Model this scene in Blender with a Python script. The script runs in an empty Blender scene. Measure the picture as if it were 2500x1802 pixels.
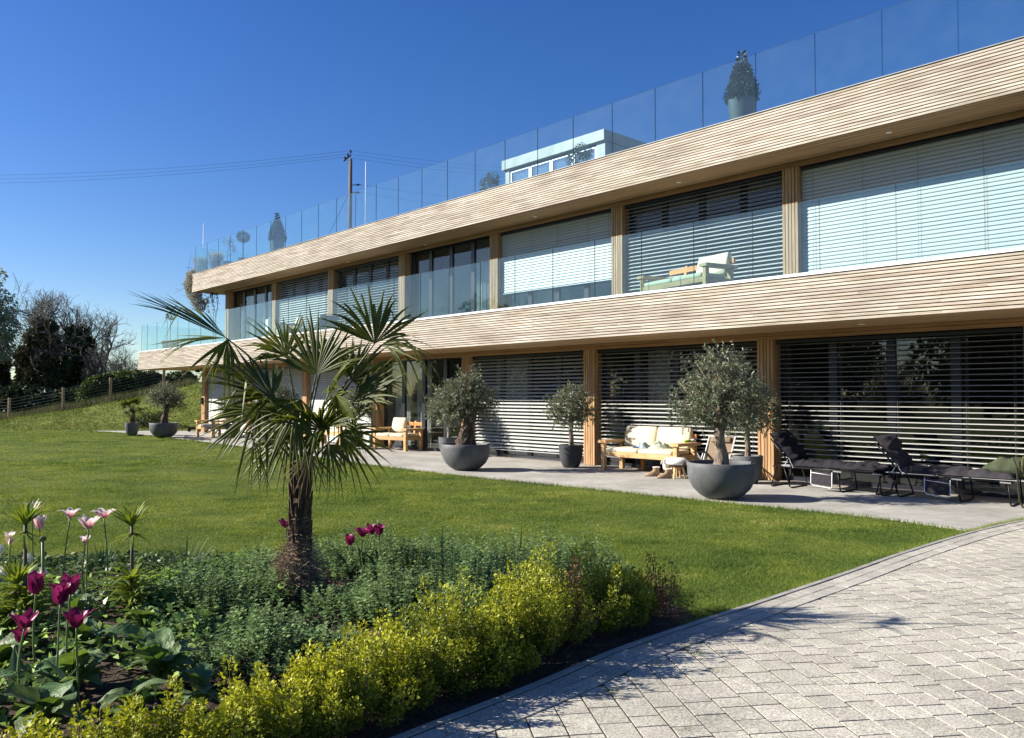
import bpy, math, random
import numpy as np
from mathutils import Vector, Matrix, Quaternion
R = math.radians
random.seed(7); RNG = np.random.default_rng(11)
scene = bpy.context.scene
COL = scene.collection

# ------------------------------------------------------------------ camera, sky, sun, exposure
CAM_H, FPX, PITCH = 1.6, 1980.0, math.atan(65 / 1980.0)
cam_d = bpy.data.cameras.new('camera'); cam = bpy.data.objects.new('camera', cam_d); COL.objects.link(cam)
cam.location = (0, 0, CAM_H); cam.rotation_euler = (math.pi / 2 + PITCH, 0, 0)
cam_d.sensor_width = 36; cam_d.lens = FPX / 2500 * 36; cam_d.clip_end = 6000; cam_d.clip_start = .05
scene.camera = cam
SUN_EL, SUN_AZ = R(29.3), math.atan2(-1, .06)
world = bpy.data.worlds.new('World'); scene.world = world; world.use_nodes = True
wn = world.node_tree; wn.nodes.clear()
sky = wn.nodes.new('ShaderNodeTexSky'); sky.sky_type = 'NISHITA'; sky.sun_disc = False
sky.sun_elevation = SUN_EL; sky.sun_rotation = SUN_AZ; sky.altitude = 0; sky.air_density = 1.0; sky.dust_density = .25; sky.ozone_density = 4.0
bg = wn.nodes.new('ShaderNodeBackground'); bg.inputs[1].default_value = .062
wo = wn.nodes.new('ShaderNodeOutputWorld')
hsv = wn.nodes.new('ShaderNodeHueSaturation'); hsv.inputs['Saturation'].default_value = 1.27; hsv.inputs['Hue'].default_value = .516
wn.links.new(sky.outputs[0], hsv.inputs['Color']); wn.links.new(hsv.outputs[0], bg.inputs[0]); wn.links.new(bg.outputs[0], wo.inputs[0])
sun_d = bpy.data.lights.new('sun', 'SUN'); sun_d.energy = 5.0; sun_d.angle = R(.53); sun_d.color = (1, .93, .83)
sun = bpy.data.objects.new('sun', sun_d); COL.objects.link(sun)
SUNV = Vector((1, -.06, 0)).normalized() * math.cos(SUN_EL) + Vector((0, 0, -math.sin(SUN_EL)))
sun.rotation_euler = SUNV.to_track_quat('-Z', 'Y').to_euler(); sun.location = (-30, 5, 30)
vs = scene.view_settings; vs.view_transform = 'Standard'; vs.look = 'None'; vs.gamma = 1; vs.exposure = 1.2; vs.use_curve_mapping = False
scene.cycles.max_bounces = 10; scene.cycles.transparent_max_bounces = 24; scene.cycles.transmission_bounces = 6
scene.cycles.glossy_bounces = 4; scene.cycles.diffuse_bounces = 3

# ------------------------------------------------------------------ measuring the place
CP, SP = math.cos(PITCH), math.sin(PITCH)
def ray(x, y):
    a = (x - 1250) / FPX; b = (901 - y) / FPX
    return Vector((a, CP - b * SP, SP + b * CP))
def g(x, y, z=0.0):
    d = ray(x, y); t = (z - CAM_H) / d.z
    return Vector((d.x * t, d.y * t, z))
def at(x, y, Y):
    d = ray(x, y); t = Y / d.y
    return Vector((d.x * t, Y, CAM_H + d.z * t))
PHI = R(42.6)
RV = Vector((math.sin(PHI), -math.cos(PHI), 0)); NV = Vector((-math.cos(PHI), -math.sin(PHI), 0))
FA = g(1871, 1175)
RZ = math.atan2(RV.y, RV.x)
def W(s, d, z=0.0): return FA + RV * s + NV * d + Vector((0, 0, z))
def sd(p): v = p - FA; return v.dot(RV), v.dot(NV)
def onp(x, y, d0):
    d = ray(x, y); t = (d0 + FA.dot(NV)) / (d.x * NV.x + d.y * NV.y)
    return Vector((d.x * t, d.y * t, CAM_H + d.z * t))

# ------------------------------------------------------------------ materials
MATS = {}
def nd(nt, kind, **kw):
    n = nt.nodes.new(kind)
    for k, v in kw.items(): setattr(n, k, v)
    return n
def mat(name, c1, c2=None, c3=None, scale=4.0, stretch=(1, 1, 1), detail=4, rough=.6, spec=.3, rand=0.0, isl=0.0, bump=0.0, bscale=None,
        metal=0.0, trans=0.0, tcol=None, fine=0.0, fscale=200, lo=.35, hi=.65, attr=None, acol=None, coat=0.0, hue=0.0, bdist=.01, stain=None):
    m = bpy.data.materials.new(name); m.use_nodes = True; nt = m.node_tree; nt.nodes.clear(); L = nt.links.new
    out = nd(nt, 'ShaderNodeOutputMaterial'); b = nd(nt, 'ShaderNodeBsdfPrincipled')
    b.inputs['Roughness'].default_value = rough; b.inputs['Metallic'].default_value = metal
    b.inputs['Specular IOR Level'].default_value = spec
    if coat: b.inputs['Coat Weight'].default_value = coat
    tc = nd(nt, 'ShaderNodeTexCoord'); oi = nd(nt, 'ShaderNodeObjectInfo'); geo = nd(nt, 'ShaderNodeNewGeometry')
    mp = nd(nt, 'ShaderNodeMapping'); mp.inputs['Scale'].default_value = stretch
    off = nd(nt, 'ShaderNodeVectorMath', operation='SCALE'); off.inputs[0].default_value = (37, 61, 23)
    L(oi.outputs['Random'], off.inputs['Scale']); L(tc.outputs['Object'], mp.inputs['Vector']); L(off.outputs[0], mp.inputs['Location'])
    vec = mp.outputs[0]; col = None
    if c2 is not None:
        nz = nd(nt, 'ShaderNodeTexNoise'); nz.inputs['Scale'].default_value = scale; nz.inputs['Detail'].default_value = detail
        nz.inputs['Roughness'].default_value = .6; L(vec, nz.inputs['Vector'])
        rp = nd(nt, 'ShaderNodeValToRGB'); e = rp.color_ramp.elements
        e[0].position = lo; e[0].color = (*c1, 1); e[1].position = hi; e[1].color = (*c2, 1)
        if c3 is not None: k = rp.color_ramp.elements.new(min(.98, hi + .12)); k.color = (*c3, 1)
        L(nz.outputs['Fac'], rp.inputs['Fac']); col = rp.outputs['Color']
    else:
        rgb = nd(nt, 'ShaderNodeRGB'); rgb.outputs[0].default_value = (*c1, 1); col = rgb.outputs[0]
    if attr:
        an = nd(nt, 'ShaderNodeAttribute', attribute_name=attr); mx = nd(nt, 'ShaderNodeMix', data_type='RGBA')
        L(an.outputs['Fac'], mx.inputs[0]); L(col, mx.inputs[6]); mx.inputs[7].default_value = (*acol, 1); col = mx.outputs[2]
    if fine:
        n2 = nd(nt, 'ShaderNodeTexNoise'); n2.inputs['Scale'].default_value = fscale; n2.inputs['Detail'].default_value = 2; L(vec, n2.inputs['Vector'])
        mr = nd(nt, 'ShaderNodeMapRange'); mr.inputs[1].default_value = .3; mr.inputs[2].default_value = .7
        mr.inputs[3].default_value = 1 - fine; mr.inputs[4].default_value = 1 + fine; L(n2.outputs['Fac'], mr.inputs[0])
        vm = nd(nt, 'ShaderNodeVectorMath', operation='SCALE'); L(col, vm.inputs[0]); L(mr.outputs[0], vm.inputs['Scale']); col = vm.outputs[0]
    if rand or isl:
        ad = nd(nt, 'ShaderNodeMath', operation='MULTIPLY_ADD'); L(oi.outputs['Random'], ad.inputs[0]); ad.inputs[1].default_value = 1.0 if rand else 0
        if isl: L(geo.outputs['Random Per Island'], ad.inputs[2])
        else: ad.inputs[2].default_value = 0
        fr = nd(nt, 'ShaderNodeMath', operation='FRACT'); L(ad.outputs[0], fr.inputs[0])
        a = max(rand, isl)
        mr = nd(nt, 'ShaderNodeMapRange'); mr.inputs[3].default_value = 1 - a; mr.inputs[4].default_value = 1 + a; L(fr.outputs[0], mr.inputs[0])
        hs = nd(nt, 'ShaderNodeHueSaturation'); L(col, hs.inputs['Color']); L(mr.outputs[0], hs.inputs['Value'])
        if hue:
            f2 = nd(nt, 'ShaderNodeMath', operation='MULTIPLY'); L(fr.outputs[0], f2.inputs[0]); f2.inputs[1].default_value = 7.31
            f3 = nd(nt, 'ShaderNodeMath', operation='FRACT'); L(f2.outputs[0], f3.inputs[0])
            m2 = nd(nt, 'ShaderNodeMapRange'); m2.inputs[3].default_value = .5 - hue; m2.inputs[4].default_value = .5 + hue; L(f3.outputs[0], m2.inputs[0]); L(m2.outputs[0], hs.inputs['Hue'])
        col = hs.outputs[0]
    if stain:
        ns = nd(nt, 'ShaderNodeTexNoise'); ns.inputs['Scale'].default_value = stain[1]; ns.inputs['Detail'].default_value = 7; ns.inputs['Roughness'].default_value = .65; L(geo.outputs['Position'], ns.inputs['Vector'])
        mr = nd(nt, 'ShaderNodeMapRange'); mr.inputs[1].default_value = .35; mr.inputs[2].default_value = .62; mr.inputs[3].default_value = 1 - stain[0]; mr.inputs[4].default_value = 1 + stain[0] * .4; L(ns.outputs['Fac'], mr.inputs[0])
        vm = nd(nt, 'ShaderNodeVectorMath', operation='SCALE'); L(col, vm.inputs[0]); L(mr.outputs[0], vm.inputs['Scale']); col = vm.outputs[0]
    L(col, b.inputs['Base Color'])
    if bump:
        n3 = nd(nt, 'ShaderNodeTexNoise'); n3.inputs['Scale'].default_value = bscale or scale * 3; n3.inputs['Detail'].default_value = 6; L(vec, n3.inputs['Vector'])
        bp = nd(nt, 'ShaderNodeBump'); bp.inputs['Strength'].default_value = bump; bp.inputs['Distance'].default_value = bdist
        L(n3.outputs['Fac'], bp.inputs['Height']); L(bp.outputs[0], b.inputs['Normal'])
    sh = b.outputs[0]
    if trans:
        tl = nd(nt, 'ShaderNodeBsdfTranslucent'); mx = nd(nt, 'ShaderNodeMixShader'); mx.inputs[0].default_value = trans
        if tcol:
            mm = nd(nt, 'ShaderNodeMix', data_type='RGBA', blend_type='MULTIPLY'); mm.inputs[0].default_value = 1; L(col, mm.inputs[6]); mm.inputs[7].default_value = (*tcol, 1); L(mm.outputs[2], tl.inputs[0])
        else: L(col, tl.inputs[0])
        L(sh, mx.inputs[1]); L(tl.outputs[0], mx.inputs[2]); sh = mx.outputs[0]
    L(sh, out.inputs[0]); MATS[name] = m; return m
def glass(name, tint, ior=1.5, dirt_haze=0.0, dirt_haze_col=(.8, .85, .85), rough=0.0):
    m = bpy.data.materials.new(name); m.use_nodes = True; nt = m.node_tree; nt.nodes.clear(); L = nt.links.new
    out = nd(nt, 'ShaderNodeOutputMaterial'); tr = nd(nt, 'ShaderNodeBsdfTransparent'); tr.inputs[0].default_value = (*tint, 1)
    gl = nd(nt, 'ShaderNodeBsdfGlossy'); gl.inputs['Roughness'].default_value = rough; gl.inputs['Color'].default_value = (1, 1, 1, 1)
    f0 = ((ior - 1) / (ior + 1)) ** 2; lw = nd(nt, 'ShaderNodeLayerWeight'); pw = nd(nt, 'ShaderNodeMath', operation='POWER'); pw.inputs[1].default_value = 5
    fr = nd(nt, 'ShaderNodeMath', operation='MULTIPLY_ADD'); fr.inputs[1].default_value = 1 - f0; fr.inputs[2].default_value = f0; mx = nd(nt, 'ShaderNodeMixShader')
    L(lw.outputs['Facing'], pw.inputs[0]); L(pw.outputs[0], fr.inputs[0]); L(fr.outputs[0], mx.inputs[0]); L(tr.outputs[0], mx.inputs[1]); L(gl.outputs[0], mx.inputs[2]); sh = mx.outputs[0]
    if dirt_haze:  # pale film: some dirt, plus reflected-sky haze painted in as diffuse colour
        df = nd(nt, 'ShaderNodeBsdfTranslucent'); df.inputs[0].default_value = (*dirt_haze_col, 1); d2 = nd(nt, 'ShaderNodeBsdfDiffuse'); d2.inputs[0].default_value = (*dirt_haze_col, 1)
        ms = nd(nt, 'ShaderNodeMixShader'); L(df.outputs[0], ms.inputs[1]); L(d2.outputs[0], ms.inputs[2])
        tc = nd(nt, 'ShaderNodeTexCoord'); nz = nd(nt, 'ShaderNodeTexNoise'); nz.inputs['Scale'].default_value = 2.5; nz.inputs['Detail'].default_value = 5
        L(tc.outputs['Object'], nz.inputs['Vector']); mr = nd(nt, 'ShaderNodeMapRange'); mr.inputs[1].default_value = .3; mr.inputs[2].default_value = .75
        mr.inputs[3].default_value = dirt_haze * .6; mr.inputs[4].default_value = dirt_haze * 1.4; L(nz.outputs['Fac'], mr.inputs[0])
        m3 = nd(nt, 'ShaderNodeMixShader'); L(mr.outputs[0], m3.inputs[0]); L(sh, m3.inputs[1]); L(ms.outputs[0], m3.inputs[2]); sh = m3.outputs[0]
    L(sh, out.inputs[0]); MATS[name] = m; return m

mat('cladding', (.27, .212, .158), (.425, .372, .302), (.505, .455, .385), scale=2.2, stretch=(.5, 1, 9), rough=.75, rand=.10, stain=(.14, .7), fine=.10, fscale=60, hue=.012, bump=.25, bscale=30, lo=.3, hi=.5)
mat('soffit', (.33, .20, .10), (.47, .31, .17), scale=2, stretch=(.4, 6, 6), rough=.6, rand=.14, fine=.1, fscale=40)
mat('batten', (.31, .17, .075), (.48, .30, .155), scale=2.5, stretch=(6, 6, .6), rough=.6, rand=.15, fine=.1, fscale=50)
mat('beam', (.27, .145, .07), (.38, .22, .11), scale=2, stretch=(.5, 5, 5), rough=.6, fine=.1)
mat('slat', (.45, .457, .437), rough=.45, spec=.4, rand=.03)
mat('cord', (.12, .12, .12), rough=.7)
mat('frame', (.012, .014, .022), rough=.35, spec=.5)
mat('alu', (.55, .57, .58), rough=.35, metal=.6)
mat('cap', (.82, .80, .77), rough=.5)
glass('pane', (.82, .86, .86), 1.52)
glass('balustrade_glass', (.79, .91, .925), 1.5, dirt_haze=.022, dirt_haze_col=(.62, .80, .82))
mat('glass_edge', (.012, .045, .055), rough=.25, spec=.6)
mat('glass_top', (.10, .22, .24), rough=.2, spec=.7)
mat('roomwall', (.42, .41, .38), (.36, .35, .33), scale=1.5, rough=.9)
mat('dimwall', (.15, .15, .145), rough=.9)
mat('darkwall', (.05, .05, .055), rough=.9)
mat('roomfloor', (.24, .21, .18), rough=.5)
mat('curtain', (.62, .61, .58), (.70, .69, .66), scale=3, rough=.9, trans=.35)
mat('zinc', (.15, .165, .17), (.22, .232, .235), scale=3, stretch=(1, 1, .4), rough=.5, metal=.25, fine=.05)
mat('concrete', (.30, .288, .255), (.39, .378, .34), (.45, .435, .395), scale=.9, detail=8, rough=.8, fine=.10, fscale=9, bump=.12, bscale=40, stain=(.16, 1.3))
mat('paver', (.365, .342, .28), (.455, .43, .358), scale=5, rough=.9, rand=.07, isl=.07, stain=(.22, .9), fine=.42, fscale=85, bump=.5, bscale=170, bdist=.004, hue=.012)
mat('kerbstone', (.33, .312, .265), (.41, .39, .335), scale=4, rough=.9, rand=.08, stain=(.22, .9), fine=.36, fscale=90, bump=.4, bscale=160, bdist=.004)
mat('jointsand', (.035, .029, .022), (.085, .070, .052), scale=18, rough=1, fine=.3, fscale=120)
mat('edging', (.28, .265, .235), (.36, .345, .31), scale=6, rough=.85, fine=.15)
mat('blackstrip', (.02, .02, .02), rough=.7)
mat('turf', (.055, .080, .014), (.10, .125, .022), (.14, .15, .034), scale=.8, detail=9, rough=.95, fine=.35, fscale=45, spec=.1)
mat('grassblade', (.075, .132, .022), (.185, .240, .040), (.285, .295, .08), scale=1.1, detail=8, lo=.36, hi=.58, rough=.65, spec=.25, isl=.28, trans=.35, tcol=(1.25, 1.2, .6))
mat('bankgrass', (.10, .135, .026), (.17, .19, .045), (.24, .225, .08), scale=.9, detail=9, rough=.95, fine=.4, fscale=12, spec=.1)
mat('bankblade', (.11, .155, .03), (.18, .205, .05), (.26, .245, .09), scale=.6, detail=6, rough=.8, spec=.1, isl=.25, trans=.3)
mat('drygrass', (.07, .085, .03), (.14, .14, .06), scale=1.5, rough=.9, isl=.25, trans=.3)
mat('ground', (.075, .09, .025), (.12, .12, .04), scale=.15, detail=8, rough=1, spec=.05)
mat('soil', (.028, .019, .012), (.075, .050, .032), scale=14, detail=8, rough=1, fine=.5, fscale=90, bump=.9, bscale=45, bdist=.02)
mat('mulch', (.08, .048, .028), (.17, .11, .07), scale=20, rough=1, isl=.35)
mat('pot', (.078, .084, .088), (.115, .120, .124), scale=2.2, detail=6, rough=.62, fine=.08, fscale=60, bump=.08, bscale=30, stain=(.22, 4))
mat('potdark', (.032, .035, .040), (.055, .058, .062), scale=4, rough=.6, fine=.1)
mat('olivebark', (.10, .075, .055), (.27, .22, .175), scale=14, stretch=(1, 1, .35), rough=.95, bump=1.0, bscale=22, bdist=.03)
mat('olivebark_dark', (.035, .024, .018), (.13, .095, .07), scale=12, stretch=(1, 1, .4), rough=.95, bump=1.0, bscale=18, bdist=.04)
mat('oliveleaf', (.12, .145, .078), (.225, .25, .155), scale=6, rough=.45, spec=.4, isl=.38, trans=.2)
mat('palmleaf', (.060, .080, .013), (.105, .125, .022), scale=5, rough=.5, spec=.28, isl=.25, trans=.32, tcol=(1.6, 1.5, .5))
mat('palmstem', (.045, .06, .018), (.075, .085, .028), scale=8, rough=.5)
mat('climberleaf', (.24, .235, .16), (.40, .37, .28), scale=5, rough=.7, isl=.35, trans=.3)
mat('palmfibre', (.17, .12, .08), (.34, .255, .18), scale=12, rough=1, isl=.35)
mat('palmbark', (.035, .022, .015), (.10, .068, .045), scale=18, stretch=(1, 1, .4), rough=1, bump=1, bscale=30, bdist=.03)
mat('deadleaf', (.22, .16, .08), (.33, .25, .13), scale=6, rough=.8, isl=.3, trans=.3)
mat('goldleaf', (.08, .125, .014), (.14, .185, .022), scale=5, rough=.55, spec=.25, isl=.3, trans=.3, tcol=(1.3, 1.2, .5), attr='tip', acol=(.60, .60, .05))
mat('brownleaf', (.10, .052, .022), (.19, .10, .045), scale=6, rough=.8, isl=.35, trans=.15)
mat('twig', (.07, .05, .035), (.14, .105, .075), scale=10, rough=.95)
mat('mintleaf', (.115, .195, .068), (.195, .285, .11), scale=4, rough=.65, spec=.2, isl=.3, trans=.3)
mat('bigleaf', (.075, .135, .040), (.13, .20, .068), scale=7, rough=.48, spec=.4, rand=.22, trans=.25, tcol=(1.5, 1.5, .5), bump=.35, bscale=14, bdist=.02, hue=.02)
mat('sedumleaf', (.17, .28, .05), (.26, .38, .08), scale=5, rough=.45, isl=.22, trans=.2)
mat('strapleaf', (.14, .21, .030), (.22, .28, .045), scale=6, rough=.45, isl=.25, trans=.35, tcol=(1.4, 1.3, .5))
mat('darkstem', (.05, .038, .028), (.09, .075, .05), scale=8, rough=.6)
mat('tulipstem', (.11, .165, .05), (.15, .20, .07), scale=8, rough=.5)
mat('tulipleaf', (.055, .10, .045), (.09, .145, .065), scale=5, rough=.5, rand=.2, trans=.25)
mat('magenta', (.15, .008, .055), (.30, .022, .115), scale=10, stretch=(1, 1, .3), rough=.4, spec=.35, rand=.2, trans=.3)
mat('pinkwhite', (.78, .72, .70), (.86, .82, .80), scale=8, rough=.5, trans=.5, attr='tip', acol=(.60, .09, .16))
mat('whitepetal', (.74, .70, .60), (.80, .77, .70), scale=8, rough=.5, trans=.35)
mat('yellow', (.70, .48, .10), rough=.5)
mat('teak', (.44, .255, .105), (.60, .385, .185), scale=3, stretch=(1, 5, 5), rough=.55, rand=.12, fine=.1, fscale=60)
mat('teak_orange', (.47, .20, .055), (.58, .28, .09), scale=3, stretch=(.6, 5, 5), rough=.5, fine=.1)
mat('cushion', (.60, .525, .365), (.66, .585, .42), scale=3, rough=.95, fine=.03, fscale=120, bump=.15, bscale=9, bdist=.02)
mat('blackfabric', (.011, .010, .014), (.022, .020, .026), scale=6, rough=.9, bump=.6, bscale=14, bdist=.02)
mat('charfabric', (.022, .020, .024), (.038, .034, .040), scale=5, rough=.9, bump=.6, bscale=11, bdist=.03)
mat('blackmetal', (.010, .010, .011), rough=.4, metal=.3)
mat('chrome', (.78, .78, .78), rough=.25, metal=.85)
mat('whiteframe', (.75, .75, .74), rough=.4)
mat('brownmesh', (.19, .135, .085), (.23, .165, .105), scale=20, rough=.8)
mat('olivecloth', (.035, .044, .024), (.07, .082, .045), scale=5, rough=.95, bump=.6, bscale=12, bdist=.02)
mat('olivestrap', (.07, .068, .03), rough=.9)
mat('paleblue', (.26, .33, .36), (.40, .46, .47), scale=6, rough=.95, bump=.5, bscale=16, bdist=.02)
mat('navy', (.02, .05, .16), (.05, .11, .28), scale=6, rough=.95)
mat('sagegrey', (.28, .32, .25), (.38, .41, .33), scale=6, rough=.95, bump=.5, bscale=16, bdist=.02)
mat('limegreen', (.32, .62, .06), rough=.5)
mat('wool', (.74, .71, .64), (.82, .79, .73), scale=22, rough=1, bump=.9, bscale=50, bdist=.02)
mat('pinkwool', (.62, .30, .38), rough=1)
mat('suede', (.25, .165, .095), (.33, .225, .14), scale=8, rough=.95)
mat('lightwood', (.56, .36, .17), (.66, .45, .24), scale=4, stretch=(5, 5, 1), rough=.5)
mat('darkwood', (.06, .035, .02), rough=.6)
mat('polewood', (.11, .085, .065), (.19, .155, .125), scale=4, stretch=(4, 4, .3), rough=.9)
mat('wire', (.02, .02, .025), rough=.6)
mat('fencewire', (.20, .21, .21), rough=.5, metal=.3)
mat('insulator', (.03, .02, .02), rough=.3)
mat('post', (.36, .24, .12), (.48, .34, .19), scale=5, stretch=(5, 5, .5), rough=.85)
mat('ivyleaf', (.028, .044, .018), (.064, .084, .036), scale=.6, rough=.5, spec=.3, isl=.4, trans=.1)
mat('ivyolive', (.065, .070, .028), (.13, .125, .056), scale=.6, rough=.6, spec=.3, isl=.4, trans=.1)
mat('bushleaf', (.04, .065, .014), (.085, .115, .026), scale=.5, rough=.6, isl=.35, trans=.25)
mat('paleleaf', (.20, .23, .15), (.32, .34, .24), scale=.5, rough=.6, isl=.3, trans=.3)
mat('baretwig', (.10, .097, .09), (.17, .16, .145), scale=1, rough=.95)
mat('bark', (.05, .04, .033), (.10, .085, .07), scale=3, rough=.95)
mat('topiary', (.026, .042, .020), (.06, .085, .042), scale=3, rough=.45, spec=.4, isl=.35, trans=.12)
mat('featherygrass', (.40, .33, .22), (.52, .44, .32), scale=4, rough=.9, isl=.25, trans=.35)
mat('paper', (.70, .78, .72), rough=.8)
mat('lampblack', (.01, .01, .01), rough=.4)
mat('deckfloor', (.13, .125, .12), rough=.85)
mat('rooffloor', (.33, .32, .31), rough=.9)
mat('sedumdark', (.045, .085, .022), (.095, .15, .04), scale=4, rough=.5, isl=.3, trans=.2)
mat('pipe', (.30, .31, .31), rough=.5)
glass('alupane', (.70, .80, .86), 3.4)
mat('rubber', (.015, .015, .015), rough=.8)

# ------------------------------------------------------------------ mesh helpers
def link(o, parent=None, loc=None, rot=None):
    COL.objects.link(o)
    if parent is not None: o.parent = parent
    if loc is not None: o.location = loc
    if rot is not None: o.rotation_euler = rot
    return o
def thing(name, label, cat, loc=(0, 0, 0), rz=0.0, group=None):
    o = bpy.data.objects.new(name, None); o.empty_display_size = .1; link(o, None, loc, (0, 0, rz)); tag(o, label, cat, group); return o
def tag(o, label=None, cat=None, group=None, kind=None):
    if label: o['label'] = label
    if cat: o['category'] = cat
    if group: o['group'] = group
    if kind: o['kind'] = kind
    return o
def obj(name, me, parent=None, loc=None, rot=None): return link(bpy.data.objects.new(name, me), parent, loc, rot)
def copy_tree(o, parent=None):
    c = o.copy(); COL.objects.link(c); c.parent = parent
    for ch in list(o.children): copy_tree(ch, c)
    return c
def rotm(rx=0, ry=0, rz=0): return (Matrix.Rotation(rz, 3, 'Z') @ Matrix.Rotation(ry, 3, 'Y') @ Matrix.Rotation(rx, 3, 'X'))
class MB:
    def __init__(s): s.v = []; s.f = []; s.m = []
    def add(s, vs, fs, mi=0):
        o = len(s.v); s.v += [tuple(p) for p in vs]; s.f += [tuple(i + o for i in f) for f in fs]; s.m += [mi] * len(fs); return s
    def box(s, x0, x1, y0, y1, z0, z1, mi=0, rot=None, piv=None):
        vs = [Vector((x, y, z)) for z in (z0, z1) for x, y in ((x0, y0), (x1, y0), (x1, y1), (x0, y1))]
        if rot is not None:
            pv = Vector(piv) if piv is not None else Vector(((x0 + x1) / 2, (y0 + y1) / 2, (z0 + z1) / 2)); vs = [rot @ (p - pv) + pv for p in vs]
        return s.add(vs, [(3, 2, 1, 0), (4, 5, 6, 7), (0, 1, 5, 4), (1, 2, 6, 5), (2, 3, 7, 6), (3, 0, 4, 7)], mi)
    def rbox(s, x0, x1, y0, y1, z0, z1, r=.02, mi=0, rot=None, piv=None, puff=0.0, n=4):
        # box with rounded edges (superellipsoid-like grid), optionally puffed like a cushion
        vs = []; fs = []; N = n + 1; idx = {}
        cx, cy, cz = (x0 + x1) / 2, (y0 + y1) / 2, (z0 + z1) / 2; hx, hy, hz = (x1 - x0) / 2, (y1 - y0) / 2, (z1 - z0) / 2
        def P(a, b, c):
            p = Vector((a * hx, b * hy, c * hz)); q = Vector((max(-hx + r, min(hx - r, p.x)), max(-hy + r, min(hy - r, p.y)), max(-hz + r, min(hz - r, p.z))))
            d = p - q
            if d.length > 1e-9: p = q + d.normalized() * min(r, d.length)
            if puff:
                u = (1 - a * a), (1 - b * b), (1 - c * c); hm = min(hx, hy, hz)
                if hz == hm: p.z += puff * c * u[0] * u[1]
                elif hy == hm: p.y += puff * b * u[0] * u[2]
                else: p.x += puff * a * u[1] * u[2]
            return p
        def key(a, b, c):
            k = (round(a, 4), round(b, 4), round(c, 4))
            if k not in idx: idx[k] = len(vs); vs.append(P(a, b, c))
            return idx[k]
        t = [-1] + [-.9 + 1.8 * i / n for i in range(n + 1)] + [1]
        for ax in range(3):
            for sg in (-1, 1):
                for i in range(len(t) - 1):
                    for j in range(len(t) - 1):
                        q = []
                        for (u, v) in ((t[i], t[j]), (t[i + 1], t[j]), (t[i + 1], t[j + 1]), (t[i], t[j + 1])):
                            c = [0, 0, 0]; c[ax] = sg; c[(ax + 1) % 3] = u; c[(ax + 2) % 3] = v; q.append(key(*c))
                        fs.append(tuple(q) if sg > 0 else tuple(q[::-1]))
        vs = [p + Vector((cx, cy, cz)) for p in vs]
        if rot is not None:
            pv = Vector(piv) if piv is not None else Vector((cx, cy, cz)); vs = [rot @ (p - pv) + pv for p in vs]
        return s.add(vs, fs, mi)
    def tube(s, pts, rad, n=6, mi=0, caps=True, squash=1.0):
        pts = [Vector(p) for p in pts]; k = len(pts)
        if not hasattr(rad, '__len__'): rad = [rad] * k
        vs = []; prev = None
        for i, p in enumerate(pts):
            t = (pts[min(i + 1, k - 1)] - pts[max(i - 1, 0)]).normalized()
            if prev is None: a = t.orthogonal().normalized()
            else:
                a = prev - t * prev.dot(t); a = a.normalized() if a.length > 1e-6 else t.orthogonal().normalized()
            prev = a; b = t.cross(a)
            for j in range(n):
                an = 2 * math.pi * j / n; vs.append(p + (a * math.cos(an) + b * math.sin(an) * squash) * rad[i])
        fs = [(i * n + j, i * n + (j + 1) % n, (i + 1) * n + (j + 1) % n, (i + 1) * n + j) for i in range(k - 1) for j in range(n)]
        if caps: fs += [tuple(range(n))[::-1], tuple((k - 1) * n + j for j in range(n))]
        return s.add(vs, fs, mi)
    def lathe(s, prof, n=24, mi=0, c=(0, 0, 0), cap=True, wob=0.0):
        vs = []; k = len(prof)
        for i, (r, z) in enumerate(prof):
            for j in range(n):
                an = 2 * math.pi * j / n; w = 1 + (wob * math.sin(3 * an + i) if wob else 0); vs.append((c[0] + r * w * math.cos(an), c[1] + r * w * math.sin(an), c[2] + z))
        fs = [(i * n + j, i * n + (j + 1) % n, (i + 1) * n + (j + 1) % n, (i + 1) * n + j) for i in range(k - 1) for j in range(n)]
        if cap: fs += [tuple(range(n))[::-1], tuple((k - 1) * n + j for j in range(n))]
        return s.add(vs, fs, mi)
    def grid(s, fn, nu, nv, mi=0, flip=False):
        vs = [fn(i / nu, j / nv) for i in range(nu + 1) for j in range(nv + 1)]
        fs = [(i * (nv + 1) + j, (i + 1) * (nv + 1) + j, (i + 1) * (nv + 1) + j + 1, i * (nv + 1) + j + 1) for i in range(nu) for j in range(nv)]
        if flip: fs = [f[::-1] for f in fs]
        return s.add(vs, fs, mi)
    def mesh(s, name, mats, smooth=False, angle=None):
        me = bpy.data.meshes.new(name); me.from_pydata(s.v, [], s.f)
        for m in (mats if isinstance(mats, (list, tuple)) else [mats]): me.materials.append(MATS[m])
        if any(s.m): me.polygons.foreach_set('material_index', s.m)
        if smooth: me.polygons.foreach_set('use_smooth', [True] * len(s.f))
        if angle is not None: me.polygons.foreach_set('use_smooth', [True] * len(s.f)); me.set_sharp_from_angle(angle=R(angle))
        me.update(); return me
    def build(s, name, mats, parent=None, smooth=False, loc=None, rot=None, angle=None): return obj(name, s.mesh(name, mats, smooth, angle), parent, loc, rot)

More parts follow.
